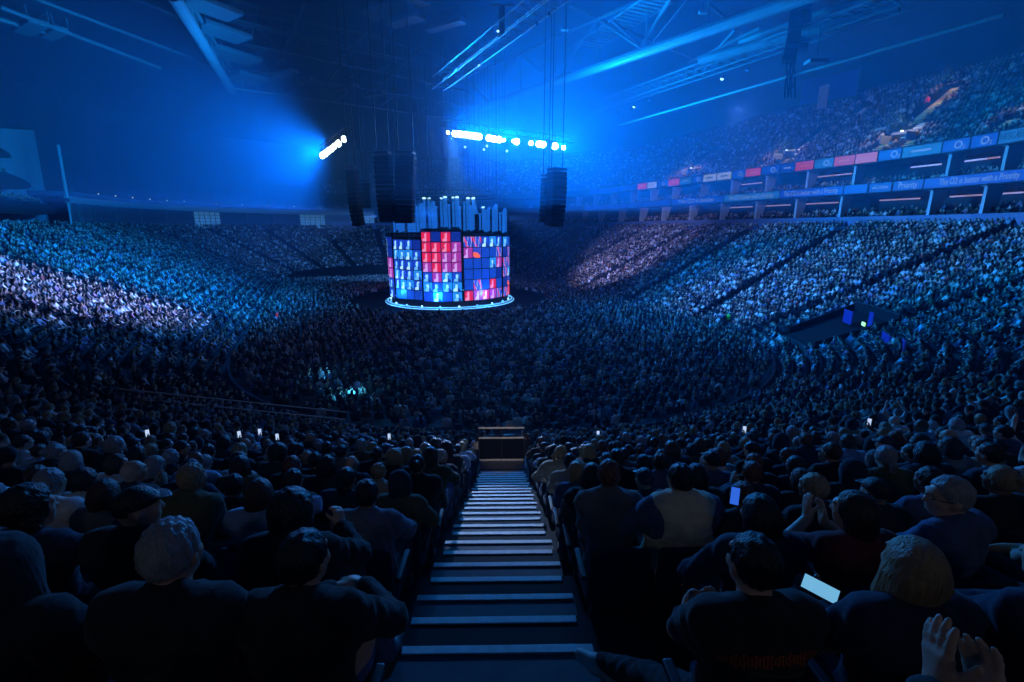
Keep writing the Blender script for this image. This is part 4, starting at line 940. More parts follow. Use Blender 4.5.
for i, (x, y, sz) in enumerate(BAR):
    p = at_y(x, y, bar_y(x)); lamp_head(p, p + v3(-.3, -1, -.1), sz * 1.1, f'glaring lamp on the slanted bar at left, {ORD[i]} from its lower end', 'lamps on the slanted bar'); LAMPS.append((p, sz, 1))

# ------------------------------------------------------------------ roof steel
def pz(x, y, h): return at_z(x, y, CAM[2] + h)
def beam(p, q_, r, m, label, cat='roof beam', name='roof_tube', ns=None):
    p, q_ = np.asarray(p), np.asarray(q_); o = empty(name, p, label, cat); k = MB(); k.tube([v3(0, 0, 0), q_ - p], r, 12); k.build('tube_beam', m, o); return o
def girder(name, a, b, h, m, label, n, r=.18, extra=0):
    """lattice girder: bottom tube a-b, top tube h above, posts and diagonals"""
    a, b = np.asarray(a, float), np.asarray(b, float); o = empty(name, a, label, 'roof girder'); D = b - a; up = v3(0, 0, h)
    k = MB(); k.tube([v3(0, 0, 0), D], r * (1.0 if not extra else extra), 12); k.build('bottom_chord', m, o); k = MB(); k.tube([up, D + up], r, 10); k.build('top_chord', 'steel', o); k = MB()
    for i in range(n + 1):
        p = D * i / n; k.tube([p, p + up], r * .5, 6)
        if i < n: k.tube([p + up * (i % 2), D * (i + 1) / n + up * ((i + 1) % 2)], r * .5, 6)
    k.build('lacing', 'steel', o); return o
a, b = pz(803, -2, 19.5), pz(466, 113, 19.5)
girder('roof_girder', a + (a - b) * .25, b, 5.5, 'pale_steel', 'broad bright blue lit roof tube with lattice above, right of centre', 9, .22, 2.6)
o, t, s, u, L_ = box_truss('box_truss', pz(575, -12, 15), pz(438, 90, 15), 1.3, 1.2, 'aluminium', 'bright edged box truss crossing the top centre', 1.5, .05)
for i, (x, y) in enumerate(((498, 31), (479, 65), (549, 14), (537, 24))):
    p = pz(x, y, 14.6); lamp_head(p, p + v3(0, -.5, -1), .11, f'small lamp fixed to the box truss, {["on its upright mast", "lit one under its middle", "upper one of two near its top", "lower one of two near its top"][i]}', 'lamps on the box truss', 'small_lens' if i < 2 else 'black_metal')
p, q_ = pz(502, 34, 15.4), pz(502, 20, 15.4)
o = empty('mast', p + v3(0, 0, .5), 'short dark mast with a pale crossbar standing on the box truss', 'mast'); k = MB(); k.tube([(0, 0, -.8), (0, 0, 1.5)], .22, 8); k.build('post', 'black_metal', o); k = MB(); k.tube([(-.9, 0, 1.55), (.9, 0, 1.55)], .14, 8); k.build('crossbar', 'aluminium', o)
o, t, s, u, L_ = box_truss('box_truss', pz(905, 8, 17), pz(592, 113, 17), 1.5, 1.2, 'steel', 'long box truss below the big roof tube on the right', 1.4, .055)
for i, (x, y) in enumerate(((634, 107), (618, 113), (722, 79), (747, 71), (649, 101))):
    p = pz(x, y, 16.4); lamp_head(p, p + v3(-.4, -.3, -1), .2, f'small pale lamp hanging under the right box truss, {["second from its far end", "at its far end", "third", "fifth, nearest", "fourth"][i]}', 'lamps under the right truss', 'small_lens' if i in (0, 2) else 'tube')
girder('roof_girder', pz(172, -6, 19), pz(231, 90, 19), 4.0, 'pale_steel', 'bright blue lit roof beam slanting down at upper left', 6, .3, 1.9)
beam(pz(186, -4, 21), pz(243, 88, 21), .22, 'steel', 'thinner roof tube beside the slanting left beam')
for i, (pa_, pb_, hh) in enumerate((((229, 88), (470, 122), 19), ((225, 40), (470, 92), 23), ((232, 22), (450, 75), 26))): 
    girder('roof_girder', pz(*pa_, hh), pz(*pb_, hh), 2.6, 'steel', 'lattice roof girder across the upper left, ' + ['lowest of three', 'middle of three', 'highest of three'][i], 11, .14)
for i, (pa_, pb_, hh, rr) in enumerate((((0, 7), (160, 68), 20, .2), ((-5, 18), (60, 36), 20, .25), ((28, -4), (250, 80), 22, .18), ((128, -4), (285, 62), 25, .18), ((305, 2), (276, 70), 24, .16), ((370, 26), (322, 88), 22, .2), ((420, 50), (375, 88), 22, .2), ((225, 10), (400, 40), 28, .14))):
    beam(pz(*pa_, hh), pz(*pb_, hh), rr, 'steel', ['thin roof tube at the far upper left, upper', 'short roof tube at the left edge', 'long thin roof tube left of the bright beam', 'roof tube meeting the bright left beam from above', 'slanting roof strut above the lamp bar', 'slanting roof strut left of the speaker cables', 'roof strut ending near the speaker cables', 'high thin roof tube in the upper left'][i])
for i, (pa_, pb_, hh, rr) in enumerate((((620, 125), (1005, 15), 14, .16), ((700, -4), (760, 50), 24, .2), ((690, 62), (760, 28), 22, .2), ((640, 48), (672, -4), 23, .22), ((612, 20), (650, 55), 23, .2), ((735, 30), (700, 68), 20, .15), ((560, 2), (700, 62), 26, .18), ((870, -4), (740, 42), 20, .35))):
    beam(pz(*pa_, hh), pz(*pb_, hh), rr, 'steel', ['long low roof edge tube over the upper tier', 'roof strut right of the big tube', 'short strut under the big tube', 'tall slanting strut above the big tube', 'short strut above the big tube', 'strut between big tube and right truss', 'thin roof tube behind the big tube', 'pale roof tube in the upper right'][i])
beam(pz(900, 8, 18), pz(700, 60, 18), .5, 'pale_steel', 'second broad roof tube right of the dark cluster')
# walkway boxes beside the left beam and roof plates
for i, (x, y, hh, sx, sy) in enumerate(((212, 8, 21, 3.0, 4.5), (222, 32, 21, 3.2, 5), (232, 55, 21, 3.4, 6), (246, 78, 20, 4, 4), (283, 74, 20, 5, 1.2), (305, 81, 20, 3.5, 1.4), (345, 88, 20, 5, 1.2), (375, 94, 20, 4, 1.0), (395, 8, 23, 8, 2), (405, 20, 22, 4.5, 1.6), (445, 25, 22, 5, 1.2), (30, 27, 20, 5, 1.6), (54, 33, 20, 4, 1.2))):
    p = pz(x, y, hh); o = empty('service_gantry', p, 'blue lit service box in the roof ' + ['topmost beside the left beam', 'second beside the left beam', 'third beside the left beam', 'lowest beside the left beam', 'first along the lowest left girder', 'second along the lowest left girder', 'third along the lowest left girder', 'fourth along the lowest left girder', 'wide one at the top centre left', 'bright one under the wide top box', 'right of the wide top box', 'near the left edge, upper', 'near the left edge, lower'][i], 'gantry', 'roof service boxes')
    R = rotz(-.55); q = MB(); q.rbox((0, 0, 0), (sx, sy, .5), .06, R); q.build('deck', 'steel', o); q = MB()
    for s in (-1, 1): q.tube([R @ v3(-sx / 2, s * sy / 2, .25), R @ v3(-sx / 2, s * sy / 2, 1.2), R @ v3(sx / 2, s * sy / 2, 1.2), R @ v3(sx / 2, s * sy / 2, .25)], .05, 5)
    q.build('handrail', 'steel', o)
# louvred panels in the upper right of the roof
for i, (x, y, hh) in enumerate(((640, 12, 24), (600, 38, 24), (850, 18, 20))):
    p = pz(x, y, hh); o = empty('roof_louvre', p, ['ribbed roof panel above the big tube, upper', 'ribbed roof panel above the big tube, lower', 'ribbed roof panel right of the dark cluster'][i], 'roof panel'); d = nrm(pz(640, 12, 24) - pz(600, 38, 24)); R = frame_z(v3(0, 0, 1)); s = v3(-d[1], d[0], 0); q = MB()
    for k_ in range(9): q.box(d * (k_ - 4) * .8, (.5, 3.5, .2), np.stack([d, s, v3(0, 0, 1)], 1))
    q.build('slats', 'steel', o); q = MB()
    for s_ in (-1, 1): q.tube([d * -3.6 + s * s_ * 1.8, d * 3.6 + s * s_ * 1.8], .12, 6)
    q.build('frame', 'pale_steel', o)
# dark hung cluster on the right
p = pz(795, -10, 21)
line_array(797, 2, 793, 62, p[1], 1.7, 11, 'dark delay loudspeaker column high on the right', .3, top=p[2] + 6)
line_array(806, -4, 806, 50, p[1] + 1.5, 1.4, 10, 'second dark delay loudspeaker column high on the right', .25, top=p[2] + 6)
o = empty('cable_bundle', at_y(794, 62, p[1]), 'bundle of dark cables hanging below the right loudspeakers', 'cable'); q = MB(); z0 = at_y(794, 98, p[1])[2] - at_y(794, 62, p[1])[2]
for k_ in range(7): q.tube([v3(random.uniform(-.6, .6), random.uniform(-.4, .4), .3), v3(random.uniform(-.7, .7), 0, z0 * .5), v3(random.uniform(-.6, .6), random.uniform(-.3, .3), z0)], .07, 5)
q.build('strands', 'black_metal', o)
for i, (x, y, hh) in enumerate(((816, 62, 14), (703, 12, 20), (565, 29, 20), (598, 41, 23))):
    p = pz(x, y, hh); o = empty('roof_floodlight', p, ['pale square roof floodlight above the hung screen', 'small roof floodlight above the big tube', 'small roof floodlight right of the box truss', 'roof floodlight left of the big tube'][i], 'floodlight', 'roof floodlights'); q = MB(); q.rbox((0, 0, 0), (1.6 if i == 0 else .8, 1.0 if i == 0 else .5, .3), .05); q.build('housing', 'pale_steel', o); q = MB(); q.tube([(0, 0, .1), (0, 0, 3)], .05, 5); q.build('hanger', 'dark_steel', o)
# ------------------------------------------------------------------ people: shared shapes
LIB = {}
def lib(pose, top='jacket'):
    k = (pose, top)
    if k not in LIB: LIB[k] = build_person_meshes(pose, POSES[pose], .0125, top, .015)
    return LIB[k]
HAIRM = {}
def hair_mesh(style, h=.0075):
    if style not in HAIRM:
        HAIRM[style] = blob('hair_' + style, hair_prims(style), h, 'cloth' if style in ('hood',) else 'hair', hair_cut(style), hair_disp(style))
    return HAIRM[style]
def spawn(D, pos, face, label, hair='short', hcol='dark brown', tcol='black', lcol='charcoal', skin=0, scale=1.0, group=None, shoe=(.03, .03, .03), topname='jacket', extra=None):
    o = bpy.data.objects.new('person', D['body']); C.objects.link(o); o.location = pos; o.scale = (scale,) * 3
    o.rotation_euler = (0, 0, math.atan2(face[1], face[0]) - PI / 2); o.color = (*SKINS[skin % len(SKINS)], 1); tag(o, label, 'person', group)
    inst(topname, D['top'], o, color=TCOL.get(tcol, tcol)); inst('trousers', D['trousers'], o, color=TCOL.get(lcol, lcol))
    for s in D['shoe']: inst('shoe', s, o, color=shoe)
    if hair != 'bald':
        hm = inst({'cap': 'cap', 'hood': 'hood'}.get(hair, 'hair'), hair_mesh(hair), o, color=HCOL.get(hcol, TCOL.get(hcol, hcol)))
        hm.matrix_local = D['headM']
    return o
# seats
def seat_meshes():
    a = MB().rbox((0, .06, .405), (.45, .42, .075), .025).mesh('pan'); b = MB().rbox((0, 0, 0), (.45, .05, .50), .02, rotx(.12)).mesh('backrest')
    c = MB().rbox((0, 0, 0), (.05, .34, .04), .012).mesh('armrest'); d = MB().box((0, 0, .19), (.36, .1, .38)).mesh('stand')
    for me, m in ((a, 'seat_fabric'), (b, 'seat_fabric'), (c, 'seat_plastic'), (d, 'seat_plastic')): me.materials.append(MT[m])
    return a, b, c, d
SEAT = seat_meshes()
def seat(pos, face, label):
    o = empty('arena_seat', pos, label, 'seat', 'folding seats in the nearest rows', math.atan2(face[1], face[0]) - PI / 2)
    inst('pan', SEAT[0], o); inst('backrest', SEAT[1], o, (0, -.205, .66))
    for s in (-1, 1): inst('armrest', SEAT[2], o, (s * .243, -.01, .62))
    inst('stand', SEAT[3], o, (0, -.12, 0))
def phone(p, look_dir, label, m='phone_screen', up=(0, 0, 1), sc=1.0):
    """slim phone whose screen faces along look_dir"""
    z = nrm(np.asarray(look_dir)); x = nrm(np.cross(np.asarray(up, float), z)); y = np.cross(z, x); R = np.stack([x, y, z], 1)
    o = empty('phone', p, label, 'phone'); q = MB(); q.rbox((0, 0, 0), (.076 * sc, .155 * sc, .009), .003, R); bd = q.build('body', 'phone_body', o)
    q = MB(); q.rbox(z * .0052, (.069 * sc, .146 * sc, .002), .0008, R); q.build('screen', m, bd); return o
# ------------------------------------------------------------------ all seats of the lower bowl
AIS = []
step = math.radians(18) * R0
u = UCAM
while u > 2 * L2 + ARC + 4: AIS.append(u); u -= step
u = UCAM + step
while u < UTOT - 4: AIS.append(u); u += step
AIS += [0, 13.5, 27, 40.5, L2, 2 * L2 + ARC, L2 + ARC, L2 + ARC + 13.5, L2 + ARC + 27, L2 + ARC + 40.5] + [L2 + step * k for k in range(1, 10)]
AIS = sorted(set(round(a, 4) for a in AIS)) + [UTOT]
def seg_scale(u, d): return (R0 + d) / R0 if (L2 <= u < L2 + ARC or u >= 2 * L2 + ARC) else 1.0
seats = []      # (pos, normal, row m, side, k, u, d)
for m in range(-5, 40):
    d = row_d(m)
    if d < DMIN: continue
    z = tier_z(d)
    for ua, ub in zip(AIS[:-1], AIS[1:]):
        sc_ = seg_scale((ua + ub) / 2, d); Ln = (ub - ua) * sc_
        k = 0; rev = abs(ub - UCAM) < .01 or (ua < UCAM and ua >= 2 * L2 + ARC)
        while True:
            s_ = .92 + .52 * k
            if s_ > Ln - .8: break
            uu = (ub - s_ / sc_) if rev else (ua + s_ / sc_)
            p, n = bowl(uz(uu), d); seats.append((p + v3(0, 0, z), n, m, k, uu)); k += 1
P_ = np.array([s[0] for s in seats]); N_ = np.array([s[1] for s in seats]); Mrow = np.array([s[2] for s in seats])
HD = P_ + v3(0, 0, 1.15)
px, py, pzd = project(HD)
def near_box(x0, y0, x1, y1): return (px > x0) & (px < x1) & (py > y0) & (py < y1) & (pzd > 0)
keep = np.ones(len(P_), bool)
far = np.hypot(P_[:, 0], P_[:, 1]) > 14
keep &= ~(near_box(722, 314, 734, 328) & far)
U_ = np.array([s[4] for s in seats]); Dr = np.array([row_d(s[2]) for s in seats])
for u, d0, d1, w in PITS: keep &= ~((np.abs(U_ - u) * np.where((U_ <= L2) | ((U_ > L2 + ARC) & (U_ < 2 * L2 + ARC)), 1.0, (R0 + Dr) / R0) < w / 2 + .3) & (Dr > d0 - .6) & (Dr < d1 + .4))
# the foot of the camera's aisle: keep the landing clear, and a clear pit behind the guard rail
keep &= ~((np.abs(P_[:, 0]) < .8) & (P_[:, 1] < YR + .3) & (P_[:, 1] > -30))
keep &= ~((np.abs(P_[:, 0]) < 1.0) & (P_[:, 1] > YR - 2.2) & (P_[:, 1] < YR + 1.2))
vis = (pzd > .3) & (px > -40) & (px < 1064) & (py < 760)
dist = np.linalg.norm(HD - CAM, axis=1)
# ------------------------------------------------------------------ people drawn from the picture, nearest rows
def rowpos(m, x):
    d = row_d(m); r = R0 + d; a = x / r; return v3(math.sin(a) * r, 45 - math.cos(a) * r, tier_z(d)), v3(-math.sin(a), math.cos(a), 0)
HERO = []
def hero(m, x, label, pose, hair, hcol, tcol, lcol='charcoal', skin=0, top='jacket', scale=1.0, dy=0, face=None, h=.010, **kw):
    p, n = rowpos(m, x); f = n if face is None else nrm(rotz(face) @ n); q = p + n * dy
    D = build_person_meshes('hero', pose, h, top, .012) if isinstance(pose, dict) else lib(pose, top)
    o = spawn(D, q, f, label, hair, hcol, tcol, lcol, skin, scale, topname={'jacket': 'jacket', 'tshirt': 'shirt', 'vest': 'sweater'}[top], **kw); HERO.append((m, x)); return o, D, q, f
def loc2w(q, f, v):
    a = math.atan2(f[1], f[0]) - PI / 2; return q + rotz(a) @ np.asarray(v, float)
# clapping hands at the lower right: the neighbour to the right of the camera
pC, nC = rowpos(0, 1.24); pC = pC - nC * .16; wl = CAM + ray(942, 692) * 1.04; wr = CAM + ray(990, 708) * 1.06
def toU(w, p, lean=0.): return rotx(lean) @ (w - p - v3(0, 0, .56))
hero(0, 1.24, 'person at the lower right edge, only their two raised clapping hands showing', dict(armL=A_(toU(wl, pC), hint=(-1, -.1, -.6), dir=(-.02, .28, 1), pn=(1, -.15, .05), curl=.16, spread=.35), armR=A_(toU(wr, pC), hint=(1, -.1, -.6), dir=(-.06, .28, 1), pn=(-1, -.25, .05), curl=.22, spread=.5), yaw=0), 'short', 'brown', 'black', skin=0, h=.006, dy=-.16)
kneeup = dict(armL=A_((-.3, .2, .12), hint=(-1, -.3, -.4)), armR=A_((.3, .2, .12), hint=(1, -.3, -.4)), legL=(-.24, .40, .40), legR=(.24, .42, .38))
hero(0, -1.12, 'person beside the camera at lower left, only their denim knees showing', kneeup, 'short', 'brown', 'navy', 'denim blue', 1)
hero(1, -1.16, 'spiky grey haired person in a big dark jacket, nearest row, second left of the stairs', dict(armL=lapL, armR=A_((.16, .3, .1), hint=(1, -.3, -.4)), bulk=1.12, yaw=.05), 'spiky', 'grey', 'black', skin=1, scale=1.05)
kn = dict(armL=A_((-.02, .34, .30), hint=(-1, -.1, -.6), dir=(.8, .5, .1), pn=(0, -.5, -1), curl=.6), armR=A_((.12, .36, .30), hint=(1, -.1, -.6), dir=(-.8, .5, .1), pn=(0, -.5, -1), curl=.6), legL=(-.12, .45, .10), legR=(.17, .46, .34), yaw=-.2, lean=.1)
hero(1, -.70, 'dark person hugging a raised pale knee, nearest row, first left of the stairs', kn, 'short', 'black', 'black', 'denim blue', 0)
hero(1, -1.80, 'person in plain black with dark hood, nearest row, third left of the stairs', 'rest', 'hood', 'charcoal', 'black')
hero(1, -2.45, 'curly haired dark person, nearest row, fourth left of the stairs', 'folded', 'curly', 'black', 'black', skin=1)
legD = dict(armL=A_((-.10, .34, .10), hint=(-1, -.2, -.5), dir=(.5, .7, .5), pn=(.5, -.3, .3), curl=.6), armR=A_((.10, .34, .10), hint=(1, -.2, -.5), dir=(-.3, .7, .5), pn=(-.5, -.3, .3), curl=.6), legL=(-.42, .80, -.06), footL=(-.6, .6, 0), legR=(.12, .45, .1), yaw=.1, bulk=1.05)
oD, DD, qD, fD = hero(1, 1.04, 'dark person with orange print across the back, one pale shoe out in the aisle', legD, 'short', 'black', 'black', 'black', 0, 'tshirt', shoe=(.38, .36, .34))
# orange band of print on the back of D
q = MB(); rr = random.Random(3)
mk('print_orange', (.30, .06, .02), .9, noise=.5, scale=40)
k_ = 0
V, F = [], []
for i in range(26):
    x0 = -.185 + .37 * i / 26; hh = rr.choice([.028, .034, .02]); 
    for (a, b, c, d_) in ((0, .009, -hh, hh), (0, .013, hh - .008, hh), (0, .013, -hh, -hh + .008) if i % 3 else (0, .013, -.004, .004)):
        yb = lambda x: -.152 + .35 * max(abs(x) - .09, 0) ** 1.35
        V += [(x0 + a, yb(x0 + a), 1.0 - .56 + .56 + c * .8 - .06), (x0 + b, yb(x0 + b), 1.0 + c * .8 - .06), (x0 + b, yb(x0 + b), 1.0 + d_ * .8 - .06), (x0 + a, yb(x0 + a), 1.0 + d_ * .8 - .06)]; F.append((k_, k_ + 1, k_ + 2, k_ + 3)); k_ += 4
PRINT = (V, F)
band = MB(); band.add(V, F)
me = band.mesh('back_print'); me.materials.append(MT['print_orange']); bo = inst('back_print', me, [c for c in oD.children if c.name.startswith('shirt')][0]); sh = bo.modifiers.new('wrap', 'SHRINKWRAP'); sh.target = [c for c in oD.children if c.name.startswith('shirt')][0]; sh.wrap_method = 'PROJECT'; sh.use_project_y = True; sh.use_project_z = False; sh.use_project_x = False; sh.use_negative_direction = True; sh.use_positive_direction = True; sh.offset = .004
pA0, _n = rowpos(1, 1.66); armA = dict(armL=A_(toU(CAM + ray(838, 606) * 2.12, pA0), hint=(-1, -.2, -.4), dir=(-.3, .8, .35), pn=(.5, -.1, .8), curl=.5), armR=lapR, yaw=-.12, nod=.15)
oA, DA, qA, fA = hero(1, 1.66, 'blonde bobbed person in a dark jacket, nearest row right, holding a bright phone', armA, 'bob', 'fair', 'navy', skin=5, scale=.98)
pA = CAM + ray(820, 589) * 2.06
phone(pA, -ray(820, 589) + v3(.25, .1, .45), 'large bright phone held by the blonde person in the nearest row', 'phone_screen', up=(-.75, .25, .55), sc=.92)
hero(1, 2.24, 'person in dark blue bulky coat, nearest row, right of the blonde person', 'folded', 'hood', 'navy', 'navy', skin=0)
hero(1, 2.80, 'short haired person in black at the far right of the nearest row', 'rest', 'short', 'black', 'black', skin=1)
hero(2, -1.12, 'broad person with big dark hair in black, second row, left of the stairs', dict(armL=lapL, armR=A_((.12, .36, .34), hint=(1, -.1, -.7), dir=(-.3, .5, .8), pn=(-.6, .4, 0), curl=.7), bulk=1.12), 'curly', 'black', 'black', scale=1.03)
hero(2, -2.02, 'person in a dark cap facing right, second row, left side', dict(armL=lapL, armR=lapR, yaw=-.75, bulk=1.1), 'cap', 'black', 'black', skin=5, scale=1.05)
hero(2, -2.66, 'person with big curly hair and raised hand, second row at far left', dict(armL=lapL, armR=A_((.22, .34, .36), hint=(1, -.1, -.7), dir=(.8, .5, .2), pn=(.1, .9, -.4), curl=.6), yaw=-.5), 'curly', 'dark brown', 'navy', skin=0, scale=1.03)
hero(2, 1.56, 'long dark haired person with blue shoulders, second row, right of the stairs', dict(armL=A_((-.26, .26, .1), hint=(-1, -.3, -.4)), armR=lapR, yaw=.1), 'long', 'black', 'navy', skin=0)
hero(2, 2.14, 'dark haired person turned left with raised bare forearm, second row right', dict(armL=A_((-.06, .3, .42), hint=(-1, -.1, -.6), dir=(0, .3, 1), pn=(1, 0, 0), curl=.2), armR=A_((.06, .3, .38), hint=(1, -.1, -.6), dir=(-.1, .35, 1), pn=(-1, 0, 0), curl=.2), yaw=.6), 'long', 'dark brown', 'burgundy', skin=5, top='tshirt')
oB, DB, qB, fB = hero(2, 2.72, 'person in blue jacket and glasses in profile facing left, second row right', dict(armL=A_((-.16, .3, .34), hint=(-1, -.2, -.6), dir=(.2, .4, 1), pn=(1, 0, 0)), armR=lapR, yaw=.95, twist=.3), 'short', 'grey', 'denim blue', skin=5, scale=1.06)
gl = MB()
for s in (-1, 1): gl.tube([(s * .033 + .022 * math.cos(a), .108, .008 + .018 * math.sin(a)) for a in np.linspace(0, 2 * PI, 13)], .0025, 5, cap=False); gl.tube([(s * .055, .106, .012), (s * .078, .06, .012), (s * .08, -.01, .006)], .0025, 5)
gl.tube([(-.011, .112, .01), (.011, .112, .01)], .0025, 5); go = gl.build('glasses', 'black_metal', oB); go.matrix_local = DB['headM']
hero(3, -.96, 'person in a grey blue shirt, third row, first seat left of the stairs', dict(armL=A_((-.16, .36, .22), hint=(-1, -.2, -.5), dir=(.2, .9, .2), pn=(.5, 0, -.5)), armR=A_((.1, .36, .2), hint=(1, -.2, -.5)), yaw=.2), 'short', 'black', (.12, .16, .24), skin=1)
hero(3, -1.78, 'person with a raised pale sleeved elbow, third row, left of the stairs', dict(armL=lapL, armR=A_((.05, .3, .38), hint=(1, .3, .1), dir=(-.8, .3, .3), pn=(-.2, 0, -1), curl=.5), yaw=.4), 'bob', 'brown', 'pale blue', skin=0)
oF, DF, qF, fF = hero(3, 1.43, 'big person in an olive cream vest over blue sleeves, third row right', dict(armL=A_((-.34, .24, .06), hint=(-1, -.3, -.2), dir=(.1, .9, .2), pn=(.6, 0, .3), curl=.8), armR=lapR, bulk=1.32, shoulder=.215, yaw=.1), 'short', 'black', 'denim blue', skin=1, scale=1.08)
pose_v = dict(armL=A_((-.34, .24, .06), hint=(-1, -.3, -.2)), armR=lapR, bulk=1.32, shoulder=.215)
Jv, tor, *_r2 = person_prims(pose_v, False); Uv = Jv['U']
def cutv(G):
    q = G - Uv(0, .03, .54); rr_ = np.sqrt((q * q).sum(-1)); a = .082 - rr_
    for s in (-1, 1): qq = G - Uv(s * .25, -.03, .40); a = np.maximum(a, .085 - np.sqrt((qq[..., 0] ** 2) + (qq[..., 2] * .62) ** 2))
    return np.maximum(a, (Uv(0, 0, -.03)[2] - G[..., 2]))
inst('vest', blob('vest', [grow(p, .036) for p in tor], .012, 'cloth', cutv, wrinkle), oF, color=(.62, .58, .44))
wF = loc2w(qF, fF, np.asarray(DF['J']['wrL']) * 1.08 + v3(.0, .10, .05))
o = empty('cup', wF + v3(0, 0, -.05), 'clear plastic cup held by the person in the vest', 'cup'); q = MB(); q.lathe((0, 0, 0), [(.032, 0), (.046, .12), (.048, .125), (.043, .12), (.03, .006)], 18); q.build('wall', 'cup_plastic', o); q = MB(); q.lathe((0, 0, .006), [(.031, 0), (.038, .06), (.001, .061)], 18); q.build('drink', 'cup_plastic', o)
hero(4, .93, 'dark haired person in black with a hand on the knee, fourth row, first right', dict(armL=A_((-.2, .4, .1), hint=(-1, -.2, -.3), curl=.3), armR=lapR, legL=(-.2, .44, .1), lean=.12), 'bob', 'black', 'black', skin=5)
hero(6, .95, 'person in a cream top, sixth row, first seat right of the stairs', 'rest', 'short', 'dark brown', 'beige', skin=0)
phone(CAM + ray(735, 496) * 3.0, -ray(735, 496), 'small blue lit phone just right of the person in the vest', 'phone_blue', sc=.72)
# ------------------------------------------------------------------ the other nearest spectators, up to three hundred in all
for m, x in HERO:
    hp = rowpos(m, x)[0]; keep &= ~((Mrow == m) & (np.hypot(P_[:, 0] - hp[0], P_[:, 1] - hp[1]) < .40))
keep &= ~((Mrow == 2) & (P_[:, 0] > .6) & (P_[:, 0] < 1.2) & (np.abs(P_[:, 1]) < 4))
keep &= ~((Mrow == 0) & (np.hypot(P_[:, 0], P_[:, 1]) < 4)) | False
infr = keep & (px > 3) & (px < 1021) & (py < 672) & (pzd > .5)
order = [i for i in np.argsort(dist) if infr[i]]
NIND = 300 - len(HERO) - 3
pick = order[:NIND]; picked = np.zeros(len(P_), bool); picked[pick] = True
LIT = [(217, 438), (240, 427), (247, 433), (258, 441), (381, 447), (758, 441), (600, 441), (880, 433), (125, 412)]
lit_i = {}
for x, y in LIT:
    j = min(pick, key=lambda i: (px[i] - x) ** 2 + (py[i] - y) ** 2)
    lit_i[j] = (x, y)
R_ = random.Random(11)
HST = ['short'] * 6 + ['bob', 'long', 'long', 'bun', 'ponytail', 'curly', 'cap', 'hood', 'spiky', 'bald']
DESC = {'short': 'short haired', 'bob': 'bobbed hair', 'long': 'long haired', 'bun': 'bun haired', 'ponytail': 'ponytailed', 'curly': 'curly haired', 'cap': 'capped', 'hood': 'hooded', 'spiky': 'spiky haired', 'bald': 'bald'}
TCH = ['black'] * 7 + ['charcoal'] * 5 + ['navy'] * 4 + ['grey'] * 2 + ['denim blue'] * 2 + ['white', 'beige', 'pale blue', 'pale blue', 'dark green', 'burgundy', 'olive']
ROWCNT = {}
def seat_no(i):
    """order along the row, counted from the stairs"""
    m = Mrow[i]; a = math.atan2(P_[i][0], 45 - P_[i][1]) * (R0 + row_d(m)); s = 'left' if a < 0 else 'right'
    return s, max(0, int(round((abs(a) - .92) / .52)))
for i in pick:
    m = int(Mrow[i]); s, k = seat_no(i); hs = R_.choice(HST); hc = R_.choice(['black', 'dark brown', 'dark brown', 'brown', 'fair', 'grey', 'red'] if hs not in ('cap', 'hood') else ['black', 'charcoal', 'navy'])
    tc = R_.choice(TCH); top = R_.choice(['jacket', 'jacket', 'tshirt']); ps = R_.choices(list(POSES)[:8], [7, 4, 3, 0, 2, 2, 0, 3])[0]
    if i in lit_i: ps = 'phone'
    while True:
        rowtxt = f'{ORD[m - 1]} row' if m > 0 else 'camera row'
        break
    lb = f'{DESC[hs]} person in {tc} {"T-shirt" if top == "tshirt" else "jacket"}, {rowtxt}, {ORD[min(k, 39)]} seat {s} of the stairs'
    jit = N_[i] * R_.uniform(-.04, .06); f = rotz(R_.uniform(-.15, .15)) @ N_[i]
    D = lib(ps, top)
    if ps == 'phone': f = N_[i]
    sc_ = R_.uniform(.93, 1.06); sk = R_.randrange(6)
    spawn(D, P_[i] + jit, f, lb, hs, hc, tc, R_.choice(['black', 'charcoal', 'navy', 'denim blue']), sk, sc_, topname='shirt' if top == 'tshirt' else 'jacket')
    if i in lit_i:
        w = loc2w(P_[i] + jit, f, (np.asarray(D['J']['wrR']) + v3(-.01, .03, .12)) * sc_)
        phone(w, CAM - w, f'lit phone held up in the {ORD[max(m - 1, 0)]} row, {ORD[min(k, 39)]} seat {s} of the stairs', 'phone_white')
    if m <= 5:
        seat(P_[i], N_[i], f'dark folding seat, {rowtxt}, {ORD[min(k, 39)]} {s} of the stairs, sat on')
NAMES_ = ['first', 'second', 'third', 'fourth', 'fifth', 'sixth']
for m, x in HERO:
    p, n = rowpos(m, x); rt = f'{ORD[m - 1]} row' if m > 0 else 'camera row'
    seat(p, n, f'dark folding seat, {rt}, about {abs(x):.1f} metres {"left" if x < 0 else "right"} of the stairs')
# stewards on the stairs and at the barrier
LIB[('stand', 'jacket')] = build_person_meshes('stand', POSES['stand'], .02, 'jacket', .022)
def steward(p, face, label, col, lc='black'): spawn(LIB[('stand', 'jacket')], p, face, label, 'short', 'black', col, lc, 1)
TCOL['hi-vis green'] = (.12, .75, .06)
p = on_tier(728, 326, .2); steward(p - v3(0, 0, .2), -bowl(u_of(p), 3)[1], 'steward in a green high visibility jacket standing at the right barrier', 'hi-vis green')
p = on_offset(929, 92, up_d(13)); a, n = bowl(u_of(p), up_d(13)); TCOL['bright red'] = (.75, .02, .04)
steward(v3(a[0], a[1], up_z(13) + .2), n, 'person in a bright red jacket on the yellow upper tier stairs', 'bright red')
p = on_offset(277, 320, 4); 
